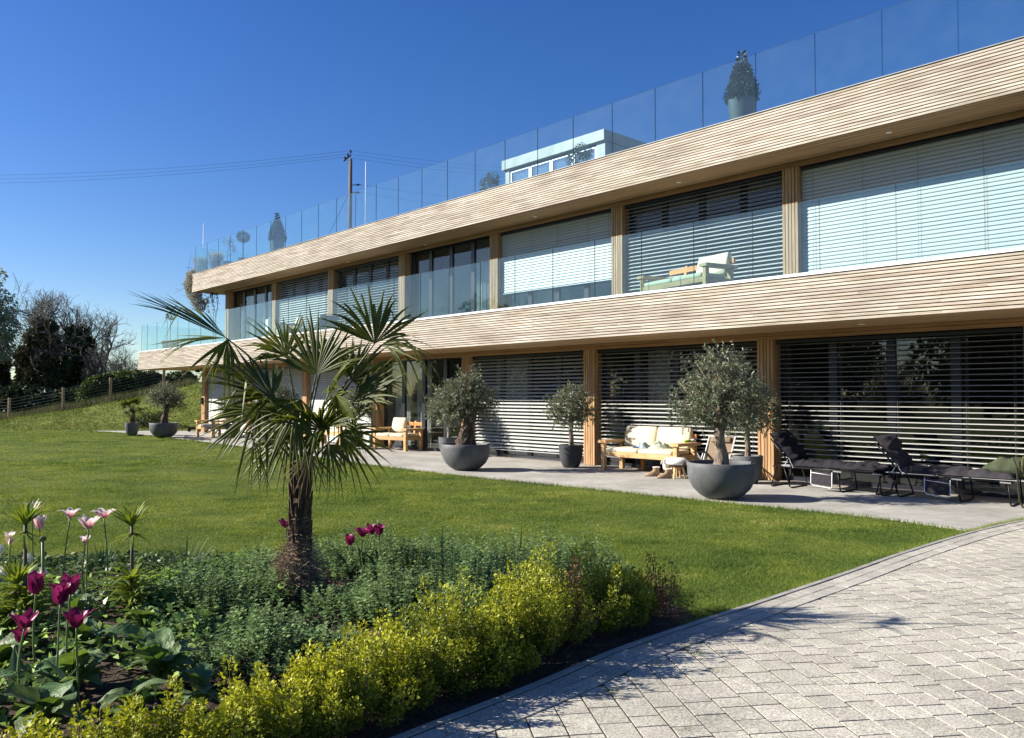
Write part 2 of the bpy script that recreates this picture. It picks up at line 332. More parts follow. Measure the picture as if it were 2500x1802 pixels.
def nmesh(name, V, F, mats, smooth=False, attr=None, mi=None):
    # fast mesh from numpy: V (n,3), F (m,k) all faces with k corners
    me = bpy.data.meshes.new(name); V = np.asarray(V, np.float32); F = np.asarray(F, np.int32); m, k = F.shape
    me.vertices.add(len(V)); me.vertices.foreach_set('co', V.ravel())
    me.loops.add(m * k); me.loops.foreach_set('vertex_index', F.ravel())
    me.polygons.add(m); me.polygons.foreach_set('loop_start', np.arange(0, m * k, k, dtype=np.int32))
    try: me.polygons.foreach_set('loop_total', np.full(m, k, np.int32))
    except Exception: pass
    if smooth: me.polygons.foreach_set('use_smooth', np.ones(m, bool))
    for q in (mats if isinstance(mats, (list, tuple)) else [mats]): me.materials.append(MATS[q])
    if mi is not None: me.polygons.foreach_set('material_index', np.asarray(mi, np.int32))
    me.update(calc_edges=True)
    if attr is not None:
        a = me.attributes.new(attr[0], 'FLOAT', 'POINT'); a.data.foreach_set('value', np.asarray(attr[1], np.float32))
    return me
def unit(a): return a / np.maximum(np.linalg.norm(a, axis=1, keepdims=True), 1e-9)
def rdir(n, rng=RNG): return unit(rng.normal(size=(n, 3)))
def leaves(P, D, L, Wd, N=None, rng=RNG, droop=0.0, fat=.45, cup=.12):
    # diamond leaves: base, right, tip, left; returns V, F
    n = len(P); D = unit(D)
    if N is None: N = rdir(n, rng)
    S = unit(np.cross(D, N)); U = np.cross(S, D)
    L = np.broadcast_to(np.asarray(L, float), (n,))[:, None]; Wd = np.broadcast_to(np.asarray(Wd, float), (n,))[:, None]
    mid = P + D * L * fat; tip = P + D * L; tip = tip - np.array([0, 0, 1.]) * droop * L
    lift = U * Wd * cup
    V = np.stack([P, mid + S * Wd / 2 + lift, tip, mid - S * Wd / 2 + lift], 1).reshape(-1, 3)
    F = np.arange(4 * n).reshape(n, 4); return V, F
def tubes_np(A, B, ra, rb, k=4):
    A = np.asarray(A, float); B = np.asarray(B, float); n = len(A); T = unit(B - A)
    ref = np.where(np.abs(T[:, 2:3]) < .9, np.array([[0, 0, 1.]]), np.array([[1., 0, 0]])); X = unit(np.cross(T, ref)); Y = np.cross(T, X)
    an = 2 * np.pi * np.arange(k) / k; ring = X[:, None, :] * np.cos(an)[None, :, None] + Y[:, None, :] * np.sin(an)[None, :, None]
    ra = np.asarray(ra, float).reshape(-1, 1, 1); rb = np.asarray(rb, float).reshape(-1, 1, 1)
    V = np.concatenate([A[:, None] + ring * ra, B[:, None] + ring * rb], 1).reshape(-1, 3)
    base = (np.arange(n) * 2 * k)[:, None, None]; j = np.arange(k)
    q = np.stack([j, (j + 1) % k, (j + 1) % k + k, j + k], 1)[None]
    return V, (base + q).reshape(-1, 4)
def grow(rng, p, d, length, rad, depth, nb=(2, 4), spread=.6, shrink=.72, up=.1, wig=.18, seg=3, minr=.004, keep=1.0):
    # recursive branching: returns segment lists and tips
    S = []; T = []
    def rec(p, d, length, rad, depth):
        q = p; dd = d
        for i in range(seg):
            dd = (dd + Vector(rng.normal(0, wig, 3)) + Vector((0, 0, up * .3))).normalized(); n = q + dd * (length / seg)
            r0 = rad * (1 - .35 * i / seg); r1 = rad * (1 - .35 * (i + 1) / seg); S.append((q, n, max(r0, minr), max(r1, minr))); q = n
            if depth > 0 and i == seg - 2 and rng.random() < .6:
                rec(q, side(dd, spread), length * shrink * .8, rad * .5, depth - 1)
        if depth <= 0: T.append((q, dd)); return
        for k in range(int(rng.integers(nb[0], nb[1] + 1))): rec(q, side(dd, spread), length * shrink * float(rng.uniform(.8, 1.15)), rad * .62, depth - 1)
    def side(d, sp): return (d + Vector(rng.normal(0, sp, 3)) + Vector((0, 0, up))).normalized()
    rec(p, d, length, rad, depth); return S, T
def seg_mesh(name, S, mat_, k=5):
    A = [tuple(s[0]) for s in S]; B = [tuple(s[1]) for s in S]; V, F = tubes_np(A, B, [s[2] for s in S], [s[3] for s in S], k)
    return nmesh(name, V, F, mat_, smooth=True)
def in_poly(P, poly):
    P = np.asarray(P)[:, :2]; x, y = P[:, 0], P[:, 1]; ins = np.zeros(len(P), bool); n = len(poly)
    for i in range(n):
        x0, y0 = poly[i][:2]; x1, y1 = poly[(i + 1) % n][:2]
        c = ((y0 > y) != (y1 > y)); xi = (x1 - x0) * (y - y0) / ((y1 - y0) if abs(y1 - y0) > 1e-12 else 1e-12) + x0; ins ^= c & (x < xi)
    return ins
def smooth_curve(pts, n=8):
    pts = [Vector(p) for p in pts]; out = []
    for i in range(len(pts) - 1):
        p0 = pts[max(i - 1, 0)]; p1 = pts[i]; p2 = pts[i + 1]; p3 = pts[min(i + 2, len(pts) - 1)]
        for k in range(n):
            t = k / n; out.append(.5 * ((2 * p1) + (p2 - p0) * t + (2 * p0 - 5 * p1 + 4 * p2 - p3) * t * t + (3 * p1 - p0 - 3 * p2 + p3) * t ** 3))
    out.append(pts[-1]); return out
def vnoise(x, y, s=1.0, seed=0.0):
    from mathutils import noise
    return noise.noise(Vector((x * s + seed, y * s - seed, seed * .37)))

# ================================================================== THE SETTING
# far ground sheet to the horizon
MB().grid(lambda u, v: ((u - .5) * 6000, -1500 + v * 6000, -.06), 40, 40).build('ground', 'ground').__setitem__('kind', 'structure')
def sstep(t): t = max(0.0, min(1.0, t)); return t * t * (3 - 2 * t)
CREST = [(-60, .1), (-30, .10), (-26.5, .22), (-23.2, .80), (-20.8, 1.20), (-16.3, 2.25), (-8, 3.3), (6, 3.6), (40, 3.6)]
def crest(x):
    for (a, za), (b, zb) in zip(CREST, CREST[1:]):
        if a <= x <= b: return za + (zb - za) * (x - a) / (b - a)
    return CREST[0][1] if x < CREST[0][0] else CREST[-1][1]
def hb(x, y):
    s, d = sd(Vector((x, y, 0)))
    h = crest(x) * sstep((y - 36.0) / 6.6)
    if d > -11: h *= sstep((-27.0 - s) / .8)
    h += (vnoise(x, y, .55, 3) * .10 + vnoise(x, y, 1.7, 9) * .05) * sstep((y - 36.3) / 1.5) * sstep(h / .4)
    return h
bank = MB().grid(lambda u, v: (lambda x, y: (x, y, hb(x, y) - .02 - .03 * (1 - sstep((y - 35.6) / .8))))(-70 + u * 95, 34.5 + (v ** 1.6) * 50), 150, 80).build('grass_bank', 'bankgrass', smooth=True); tag(bank, kind='structure')

KC = smooth_curve([(-4.6, -.6, 0), (-3, 1.0, 0), (-2.0, 2.15, 0), (-1.2, 3.08, 0), (-.51, 3.84, 0), (.08, 4.46, 0), (.60, 5.06, 0), (1.12, 5.57, 0), (1.69, 6.10, 0), (2.84, 7.18, 0), (3.98, 8.28, 0), (5.36, 9.50, 0), (6.6, 10.42, 0), (8.3, 11.4, 0)], 10)
KA = np.array([p[:2] for p in KC])
def kdist(P):
    # signed distance to the kerb line, positive on the paved side
    P = np.asarray(P, float)[:, :2]; best = np.full(len(P), 1e9); sg = np.zeros(len(P)); tx = np.zeros((len(P), 2)); cp = np.zeros((len(P), 2))
    for a, b in zip(KA[:-1], KA[1:]):
        ab = b - a; t = np.clip(((P - a) @ ab) / (ab @ ab), 0, 1); c = a + t[:, None] * ab; v = P - c; dd = np.hypot(v[:, 0], v[:, 1])
        m = dd < best; best[m] = dd[m]; cr = ab[0] * v[:, 1] - ab[1] * v[:, 0]; sg[m] = np.where(cr[m] < 0, 1, -1); tx[m] = ab / np.hypot(*ab); cp[m] = c[m]
    return best * sg, tx, cp
def koff(o):
    out = []
    for i, p in enumerate(KC):
        t = (KC[min(i + 1, len(KC) - 1)] - KC[max(i - 1, 0)]).normalized(); out.append(p + Vector((t.y, -t.x, 0)) * o)
    return out
def ribbon(o0, o1, z0, z1, name, m, parent=None):
    a, b = koff(o0), koff(o1); mb = MB(); n = len(a)
    vs = [p + Vector((0, 0, z)) for p, z in [(q, z1) for q in a] + [(q, z1) for q in b] + [(q, z0) for q in a] + [(q, z0) for q in b]]
    fs = []
    for i in range(n - 1): fs += [(i, n + i, n + i + 1, i + 1), (2 * n + i, i, i + 1, 2 * n + i + 1), (n + i, 3 * n + i, 3 * n + i + 1, n + i + 1)]
    return mb.add(vs, fs).build(name, m, parent)

# terrace slab beside the house
TE = [W(-30.9, 3.25), W(-29.2, 2.85), W(-26.9, 2.72), W(-22, 2.80), W(-17, 2.98), W(-12.5, 3.30), W(-8.7, 3.58), W(-6.2, 3.66), W(-4, 3.64), W(-2.4, 3.50), W(-.9, 3.40), W(.8, 3.33), W(2, 3.20), W(3.1, 3.14), W(3.94, 3.22), Vector((5.34, 9.50, 0))]
TE = smooth_curve(TE, 5)
TPOLY = TE + [Vector((6.6, 10.42, 0)), Vector((8.3, 11.4, 0)), W(5.2, -.42), W(-26.9, -.42), W(-28.5, -2.5), g(420, 1047), g(300, 1050), g(235, 1053)]
mb = MB(); n = len(TPOLY)
mb.add([p + Vector((0, 0, .022)) for p in TPOLY] + [p + Vector((0, 0, -.08)) for p in TPOLY], [tuple(range(n))[::-1]] + [(i, (i + 1) % n, n + (i + 1) % n, n + i) for i in range(n)])
terr = mb.build('terrace', 'concrete'); tag(terr, kind='structure')
# lawn sheet
BEDP = [(-7.5, 6.6, 0), (-5.4, 7.1, 0), (-4, 7.35, 0), (-2.5, 7.5, 0), (-1, 7.55, 0), (0, 7.4, 0), (.50, 7.08, 0), (.90, 6.66, 0), (1.16, 6.22, 0), (1.38, 5.84, 0)]
BEDC = smooth_curve(BEDP, 5)
BED = [tuple(p) for p in BEDC] + [tuple(p) for p in KC if 1.2 > p.x > -3.2][::-1] + [(-7.5, 1.0, 0)]
lm = MB().grid(lambda u, v: (-75 + u * 110, -8 + v * 46, 0), 60, 30).build('lawn', 'turf'); tag(lm, kind='structure')
# soil of the planting bed, gently mounded
BX, BY = np.arange(-9, 4.01, .1), np.arange(0, 9.01, .1)
BD = -kdist([(x, y) for x in BX for y in BY])[0].reshape(len(BX), len(BY))
def bedz(x, y):
    i = min(max((x + 9) / .1, 0), len(BX) - 1.01); j = min(max(y / .1, 0), len(BY) - 1.01); i0, j0 = int(i), int(j); a, b = i - i0, j - j0
    d = float(BD[i0, j0] * (1 - a) * (1 - b) + BD[i0 + 1, j0] * a * (1 - b) + BD[i0, j0 + 1] * (1 - a) * b + BD[i0 + 1, j0 + 1] * a * b); return .012 + .11 * sstep((d - .05) / 1.2) * sstep((7.6 - y) / 1.0) + .012 * vnoise(x, y, 6, 2)
xs = np.arange(-7.6, 1.7, .1); ys = np.arange(.8, 7.7, .1); mb = MB(); idx = {}; V = []; F = []
cc = np.array([(x + .05, y + .05) for x in xs for y in ys]); ok = in_poly(cc, BED).reshape(len(xs), len(ys)); kd = kdist(cc)[0].reshape(len(xs), len(ys))
def vid(i, j):
    if (i, j) not in idx: idx[(i, j)] = len(V); x = -7.6 + i * .1; y = .8 + j * .1; V.append((x, y, bedz(x, y)))
    return idx[(i, j)]
for i in range(len(xs)):
    for j in range(len(ys)):
        if ok[i, j] and kd[i, j] < .06: F.append((vid(i, j), vid(i + 1, j), vid(i + 1, j + 1), vid(i, j + 1)))
bed = MB().add(V, F).build('bed_soil', 'soil', smooth=True); tag(bed, kind='structure')
# wood-chip mulch flakes lying on the soil
nf = 5000; P = np.column_stack([RNG.uniform(-4.5, 1.5, nf), RNG.uniform(3.4, 7.5, nf)]); k = in_poly(P, BED) & (kdist(P)[0] < -.04); P = P[k]
P = np.column_stack([P, [bedz(x, y) + .006 for x, y in P]]); D = rdir(len(P)); D[:, 2] *= .25
V, F = leaves(P, D, RNG.uniform(.015, .05, len(P)), RNG.uniform(.006, .018, len(P)), np.tile([0, 0, 1.], (len(P), 1)) + .4 * rdir(len(P)))
tag(obj('bark_mulch', nmesh('bark_mulch', V, F, 'mulch')), 'brown bark chips scattered over the soil of the bed', 'mulch', kind='stuff')

# paving: bed of jointing sand, two border rows and the field
pv = ribbon(.02, .9, -.05, .0192, 'block_paving', 'jointsand')
a = koff(.85); far = [Vector((11, 11, 0)), Vector((16, 6, 0)), Vector((12, -3, 0)), Vector((0, -4, 0))]
MBp = MB(); q = [p + Vector((0, 0, .0188)) for p in a] + far; MBp.add(q, [tuple(range(len(q)))[::-1]])
tag(pv, kind='structure')
MBp.build('sand_bed', 'jointsand', pv)
ribbon(0, .045, -.06, .028, 'edging_strip', 'edging', pv); ribbon(.045, .062, -.04, .010, 'joint_strip', 'blackstrip', pv)
def prism(poly, z0, z1, ch=.006):
    # chamfered prism from a convex polygon given counter-clockwise
    poly = [Vector(p) for p in poly]; n = len(poly); c = sum(poly, Vector((0, 0, 0))) / n
    top = []
    for p in poly:
        v = c - p; top.append(p + v.normalized() * min(ch * 1.4, v.length * .3))
    vs = [(p.x, p.y, z0) for p in poly] + [(p.x, p.y, z1 - ch) for p in poly] + [(p.x, p.y, z1) for p in top]
    fs = [tuple(2 * n + i for i in range(n))]
    for i in range(n):
        j = (i + 1) % n; fs += [(i, j, n + j, n + i), (n + i, n + j, 2 * n + j, 2 * n + i)]
    return vs, fs
def arc_stones(o0, o1, Ls, gap, start=0.0):
    a, b = koff(o0), koff(o1); cum = [0]
    for p, q_ in zip(a, a[1:]): cum.append(cum[-1] + (q_ - p).length)
    def pt(c, t):
        for i in range(len(cum) - 1):
            if cum[i] <= t <= cum[i + 1]: return c[i].lerp(c[i + 1], (t - cum[i]) / (cum[i + 1] - cum[i]))
        return c[-1]
    t = start; out = []
    while t < cum[-1] - .4:
        L_ = random.choice(Ls); out.append([pt(b, t + gap), pt(b, t + L_), pt(a, t + L_), pt(a, t + gap)]); t += L_
    return out
kst = arc_stones(.064, .168, (.2, .2, .21, .19), .006) + arc_stones(.176, .284, (.2, .2, .21, .19), .006, .09)
kst = [k for k in kst if k[0].y > 2.4]
kst.sort(key=lambda k: k[0].length)
for k in kst[:300]:
    c = sum(k, Vector()) / 4; vs, fs = prism([p - c for p in k], -.05, .026 + random.uniform(-.002, .002), .0015)
    MB().add(vs, fs).build('kerb_block', 'kerbstone', pv, loc=(c.x, c.y, 0))
RD = Vector((.15, -1, 0)).normalized(); CD = Vector((-RD.y, RD.x, 0)); RW = .166
pav = []
for iR in range(-22, 62):
    t = -13.0 + random.uniform(0, .2)
    while t < 1.0:
        L_ = random.choice((.125, .165, .165, .205, .245)); gp = .0048
        q = [Vector((0, 0, 0)) + CD * (iR * RW + gp) + RD * (t + gp), CD * ((iR + 1) * RW - gp) + RD * (t + gp), CD * ((iR + 1) * RW - gp) + RD * (t + L_ - gp), CD * (iR * RW + gp) + RD * (t + L_ - gp)]
        q = [p + Vector((random.uniform(-.0016, .0016), random.uniform(-.0016, .0016), 0)) for p in q[::-1]]; t += L_; c = sum(q, Vector()) / 4
        if c.y < 2.6 or c.x > .80 * c.y + .8 or c.x < -2.5 or c.y > 12: continue
        if sd(c)[1] < .0: continue
        pav.append((q, c))
D_, T_, C_ = kdist([c for _, c in pav]); keep = []
for (q, c), d_, t_, cp in zip(pav, D_, T_, C_):
    if d_ < .20: continue
    if d_ < .46:
        nrm = Vector((t_[1], -t_[0], 0)); o = Vector((cp[0], cp[1], 0)) + nrm * .293; out = []
        for i in range(4):
            a_, b_ = q[i], q[(i + 1) % 4]; da, db = (a_ - o).dot(nrm), (b_ - o).dot(nrm)
            if da >= 0: out.append(a_)
            if da * db < 0: out.append(a_.lerp(b_, da / (da - db)))
        if len(out) < 3: continue
        ar = sum((out[i].x * out[(i + 1) % len(out)].y - out[(i + 1) % len(out)].x * out[i].y) for i in range(len(out))) / 2
        if ar < .002: continue
        q = out; c = sum(q, Vector()) / len(q)
    infr = abs(c.x) < .66 * c.y and c.y > 3.5
    keep.append((0 if infr else 1, c.length, q, c))
keep.sort(key=lambda k: k[:2])
rest = MB()
for i, (_, _, q, c) in enumerate(keep):
    vs, fs = prism([p - c for p in q], -.05, .022 + random.uniform(-.0012, .0012), .0008)
    if i < 300: MB().add(vs, fs).build('paver', 'paver', pv, loc=(c.x, c.y, 0))
    else: rest.add([(v[0] + c.x, v[1] + c.y, v[2]) for v in vs], fs)
tag(rest.build('paver_field', 'paver', pv), kind='stuff')

LAT = np.random.default_rng(3).uniform(-1, 1, (256, 256))
def nnoise(P, s, o=0):
    x = P[:, 0] * s + 90.3 + o; y = P[:, 1] * s + 40.7 + o; i = np.floor(x).astype(int); j = np.floor(y).astype(int); a = x - i; b = y - j; a = a * a * (3 - 2 * a); b = b * b * (3 - 2 * b)
    G = lambda p, q: LAT[(i + p) % 256, (j + q) % 256]
    return (G(0, 0) * (1 - a) * (1 - b) + G(1, 0) * a * (1 - b) + G(0, 1) * (1 - a) * b + G(1, 1) * a * b) * .8
# grass: real blades over the visible lawn, finer near the camera
tp = [(p.x, p.y) for p in TPOLY]
def blades(P, h, w, rng, lean=.5):
    n = len(P); a = rng.uniform(0, 2 * np.pi, n); S = np.column_stack([np.cos(a), np.sin(a), np.zeros(n)]) * (w / 2)[:, None]
    l = rng.normal(0, lean, (n, 2)) * h[:, None]; tip = P + np.column_stack([l, h]); 
    V = np.stack([P - S, P + S, tip], 1).reshape(-1, 3); return V, np.arange(3 * n).reshape(n, 3)
VV = []; NF = 0
for (y0, y1, dens) in ((5.2, 7.5, 10500), (7.5, 10, 8500), (10, 14, 4200), (14, 20, 1900), (20, 37, 560)):
    nb = int((y1 - y0) * (1.36 * (y0 + y1) / 2 + 3.4) * dens * .93); Y = RNG.uniform(y0, y1, nb); u_ = RNG.uniform(0, 1, nb); X = -(.68 * Y + 2.9) + u_ * (1.36 * Y + 3.4)
    P = np.column_stack([X, Y]); k = np.ones(len(P), bool); m = (Y < 7.8) & (X < 1.8); k[m] = ~in_poly(P[m], BED)
    m = X > -.6 + .55 * (Y - 4); m &= Y < 12; k[m] &= kdist(P[m])[0] < .012; m = np.array(NV)[:2] @ (P - np.array(FA)[:2]).T < 4.5; k[m] &= ~in_poly(P[m], tp); P = P[k]; n = len(P)
    den = nnoise(P, 1.4, 5); sc = nnoise(P, .45, 8)
    P3 = np.column_stack([P, np.zeros(n)]); hh = RNG.uniform(.009, .021, n) * (1 + .55 * den + .35 * sc) * np.where(nnoise(P * np.array([1, 1.6]), 1.9, 17) > .42, 1.7, 1); ww = np.maximum(.0028, .00060 * P[:, 1]) * RNG.uniform(.8, 1.3, n)
    V, F = blades(P3, hh, ww, RNG, .8); VV.append(V); NF += n
# longer fringe where mower cannot reach: along terrace and kerb
fr = []
for a_, b_ in zip(TE[:-1], TE[1:]):
    m = int((b_ - a_).length * 260); t = RNG.uniform(0, 1, m)[:, None]; fr.append(np.array(a_)[None] * (1 - t) + np.array(b_)[None] * t + np.column_stack([RNG.normal(0, .02, (m, 2)), np.zeros(m)]) + np.array(NV)[None] * .03)
kk = [p for p in KC if p.y > 5.6]
for a_, b_ in zip(kk[:-1], kk[1:]):
    m = int((b_ - a_).length * 500); t = RNG.uniform(0, 1, m)[:, None]; fr.append(np.array(a_)[None] * (1 - t) + np.array(b_)[None] * t + np.column_stack([RNG.normal(-.015, .012, m), RNG.normal(.015, .012, m), np.zeros(m)]))
bc = [p for p in BEDC if p.x > -5]
for a_, b_ in zip(bc[:-1], bc[1:]):
    m = int((b_ - a_).length * 500); t = RNG.uniform(0, 1, m)[:, None]; fr.append(np.array(a_)[None] * (1 - t) + np.array(b_)[None] * t + np.column_stack([RNG.normal(0, .03, (m, 2)), np.zeros(m)]))
P3 = np.concatenate(fr); V, F = blades(P3, RNG.uniform(.03, .075, len(P3)), np.maximum(.0035, .0007 * P3[:, 1]), RNG, .45); VV.append(V)
V = np.concatenate(VV); F = np.arange(len(V)).reshape(-1, 3)
tag(obj('grass', nmesh('grass', V, F, 'grassblade')), 'short mown green grass of the lawn', 'grass', kind='stuff')
nb = 42000; X = RNG.uniform(-30, -12.5, nb); Y = RNG.uniform(36.2, 45, nb); P = np.column_stack([X, Y, [hb(x, y) - .03 for x, y in zip(X, Y)]]); P = P[P[:, 2] > .0]
V, F = blades(P, RNG.uniform(.05, .14, len(P)), RNG.uniform(.02, .04, len(P)), RNG, .6)
tag(obj('bank_grass', nmesh('bank_grass', V, F, 'bankblade')), 'rough yellow-green grass covering the bank behind the terrace', 'grass', kind='stuff')
nb = 16000; X = RNG.uniform(-33, -17, nb); Y = RNG.normal(43.3, .55, nb); P = np.column_stack([X, Y, [hb(x, y) - .03 for x, y in zip(X, Y)]])
V, F = blades(P, RNG.uniform(.25, .65, nb), RNG.uniform(.02, .035, nb), RNG, .25)
tag(obj('tall_grass', nmesh('tall_grass', V, F, 'drygrass')), 'tall dry grass growing along the wire fence', 'grass', kind='stuff')

# ================================================================== THE HOUSE (local x along the facade, y into the building)
house = thing('modern_house', 'long two-storey house with pale timber balcony bands, slatted blinds and a roof terrace', 'house', FA, RZ)
CS = [4.43 - 4.43 * i for i in range(8)]          # column lines
YL, YU = 0.0, 1.0                                 # lower and upper facade planes
ZS1, ZT1, ZS2, ZT2 = 2.765, 3.535, 6.18, 6.985    # soffit / top of the two timber bands
SL, SU, SR = -30.25, -28.0, 6.2
def hbox(name, m, x0, x1, y0, y1, z0, z1, parent=None): return MB().box(x0, x1, y0, y1, z0, z1).build(name, m, parent or house)
hbox('ground_floor', 'roomfloor', -26.6, 5.1, .02, 7.5, -.08, .030)
hbox('balcony_slab', 'deckfloor', SL + .06, SR, -1.36, 7.6, 2.80, 3.42)
hbox('roof_slab', 'rooffloor', SU + .06, SR, .09, 9.5, 6.22, 6.93)
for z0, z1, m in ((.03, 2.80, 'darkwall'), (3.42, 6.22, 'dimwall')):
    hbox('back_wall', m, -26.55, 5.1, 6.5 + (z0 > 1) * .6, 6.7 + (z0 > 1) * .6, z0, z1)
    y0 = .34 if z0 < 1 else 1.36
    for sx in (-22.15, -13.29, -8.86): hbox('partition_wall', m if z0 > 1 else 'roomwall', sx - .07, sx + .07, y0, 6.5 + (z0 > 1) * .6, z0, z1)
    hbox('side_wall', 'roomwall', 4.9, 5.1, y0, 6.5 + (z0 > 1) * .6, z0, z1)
mb = MB()
for z0, z1, y0 in ((.0, 2.80, .2), (3.42, 6.20, 1.2)): mb.box(-26.75, -26.57, y0, 8, z0, z1)
mb.build('end_wall', 'soffit', house)
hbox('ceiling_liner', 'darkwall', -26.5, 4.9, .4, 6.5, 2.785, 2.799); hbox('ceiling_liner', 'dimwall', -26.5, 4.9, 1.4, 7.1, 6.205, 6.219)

# timber bands made of single boards
BM = {}
def board_mesh(L_, h, t=.021, m='cladding'):
    k = (round(L_, 2), round(h, 4), t, m)
    if k not in BM:
        c = .002; mb = MB(); x0, x1 = 0, k[0]
        pr = [(0, 0), (t, 0), (t, h), (0, h), (-0, h), (0, 0)]
        pr = [(c, 0), (t, 0), (t, h), (c, h), (0, h - c), (0, c)]
        vs = [(x, y, z) for x in (x0, x1) for y, z in pr]; fs = [(i, (i + 1) % 6, 6 + (i + 1) % 6, 6 + i) for i in range(6)] + [(5, 4, 3, 2, 1, 0), (6, 7, 8, 9, 10, 11)]
        BM[k] = mb.add(vs, [f[::-1] for f in fs]).mesh('board', m)
    return BM[k]
def band(name, x0, x1, y, z0, z1, rows, ret):
    f = MB().box(x0 + .03, x1, y + .03, y + .10, z0 + .02, z1 - .004)
    f.box(x0 + .03, x0 + .10, y + .10, y + ret, z0 + .02, z1 - .004)
    f = f.build(name, 'darkwood', house); p = (z1 - z0) / rows; h = p * .74
    for r in range(rows):
        z = z0 + r * p + p * .12; x = x0; first = random.choice((.9, 1.5, 2.1, 2.7))
        while x < x1 - .01:
            L_ = first if first else random.choice((3.0, 3.6, 4.2, 4.8)); first = None
            if x1 - x - L_ < .5: L_ = x1 - x
            obj('board', board_mesh(L_ - .003, h), f, (x, y + random.uniform(-.002, .002), z)); x += L_
        obj('board', board_mesh(ret, h), f, (x0 + .001, y + ret + .022, z), (0, 0, -math.pi / 2))
    return f
fl = band('balcony_fascia', SL, SR, -1.5, ZS1, ZT1, 14, 5.0); fu = band('roof_fascia', SU, SR, 0.0, ZS2, ZT2, 15, 6.0)
hbox('fascia_cap', 'cap', SL - .012, SR, -1.525, -1.365, ZT1 + .002, ZT1 + .020); hbox('fascia_cap', 'zinc', SU - .012, SR, -.02, .14, ZT2 + .002, ZT2 + .016)
def soffit(name, y0, y1, z, xa, xb, deep):
    f = MB().box(xa + .05, xb, y0 + .11, y1 - .03, z + .022, z + .034).build(name, 'darkwood', house); p = .0765; y = y0 + .012
    while y < y1 - .02:
        w = min(p, y1 - y) - .010; x = xa + .02
        cuts = sorted([random.uniform(-22, -14), random.uniform(-10, 2)]) + [xb]
        for c in cuts:
            MB().box(x, c - .004, y, y + w, z, z + .020).build('soffit_board', 'soffit', f); x = c
        y += p
    y = y1
    while y < deep:
        MB().box(xa + .02, -26.62, y, y + .066, z, z + .020).build('soffit_board', 'soffit', f); y += p
soffit('balcony_soffit', -1.476, -.10, ZS1, SL, SR, 3.2); soffit('roof_soffit', .022, .92, ZS2, SU, SR, 4.0)
# beams over the glazing
mb = MB(); mb.box(-26.75, SR, -.095, .02, 2.705, 2.762); mb.box(-26.75, SR, -.075, .04, 2.642, 2.698); mb.build('header_beam', 'beam', house)
MB().box(-26.75, SR, .925, 1.06, 6.10, 6.176).build('header_beam', 'beam', house)

# columns clad with upright battens
def column(sx, y, z0, z1, wd=.34):
    c = MB().box(sx - wd / 2 + .012, sx + wd / 2 - .012, y + .03, y + .34, z0, z1).build('column', 'darkwood', house); n = 5; p = wd / n
    for i in range(n): MB().box(sx - wd / 2 + i * p + .008, sx - wd / 2 + (i + 1) * p - .008, y - .012, y + .029, z0 + .005, z1 - .002).build('batten', 'batten', c)
    for sg in (-1, 1):
        for j in range(5): MB().box(sx + sg * (wd / 2 - .012), sx + sg * (wd / 2 + .008), y + .035 + j * .06, y + .035 + j * .06 + .052, z0 + .005, z1 - .002).build('batten', 'batten', c)
    return c
for sx in CS: column(sx, YL, .024, 2.642); column(sx, YU, 3.42, 6.10)

# glazing
def window(x0, x1, y, z0, z1, n, curt=(), parent=None):
    fr = MB(); e = .075
    fr.box(x0, x1, y - .03, y + .05, z1 - e, z1); fr.box(x0, x1, y - .03, y + .05, z0, z0 + e)
    fr.box(x0, x0 + e, y - .03, y + .05, z0 + e, z1 - e); fr.box(x1 - e, x1, y - .03, y + .05, z0 + e, z1 - e)
    pw = (x1 - x0) / n
    for i in range(1, n): fr.box(x0 + i * pw - .075, x0 + i * pw + .075, y - .034, y + .054, z0 + e, z1 - e)
    w = fr.build('window', 'frame', house)
    for i in range(n):
        a = x0 + i * pw + (.075 if i else e); b = x0 + (i + 1) * pw - (.075 if i < n - 1 else e)
        MB().box(a, b, y - .004, y + .008, z0 + e, z1 - e).build('pane', 'pane', w)
    return w
def curtain(x0, x1, y, z0, z1, folds=9):
    mb = MB(); n = folds * 8
    def f(u, v):
        a = u * folds * 2 * math.pi; return (x0 + (x1 - x0) * u + .012 * math.sin(a * .5 + v * 2), y + .045 * math.sin(a) * (.6 + .4 * math.sin(u * 7)), z0 + (z1 - z0) * v)
    return mb.grid(f, n, 5).build('curtain', 'curtain', house, smooth=True)
for i in range(7):
    a, b = CS[i + 1] + .18, CS[i] - .18
    window(a, b, YL + .27, .03, 2.70, 4); window(a, b, YU + .27, 3.42, 6.15, 4)
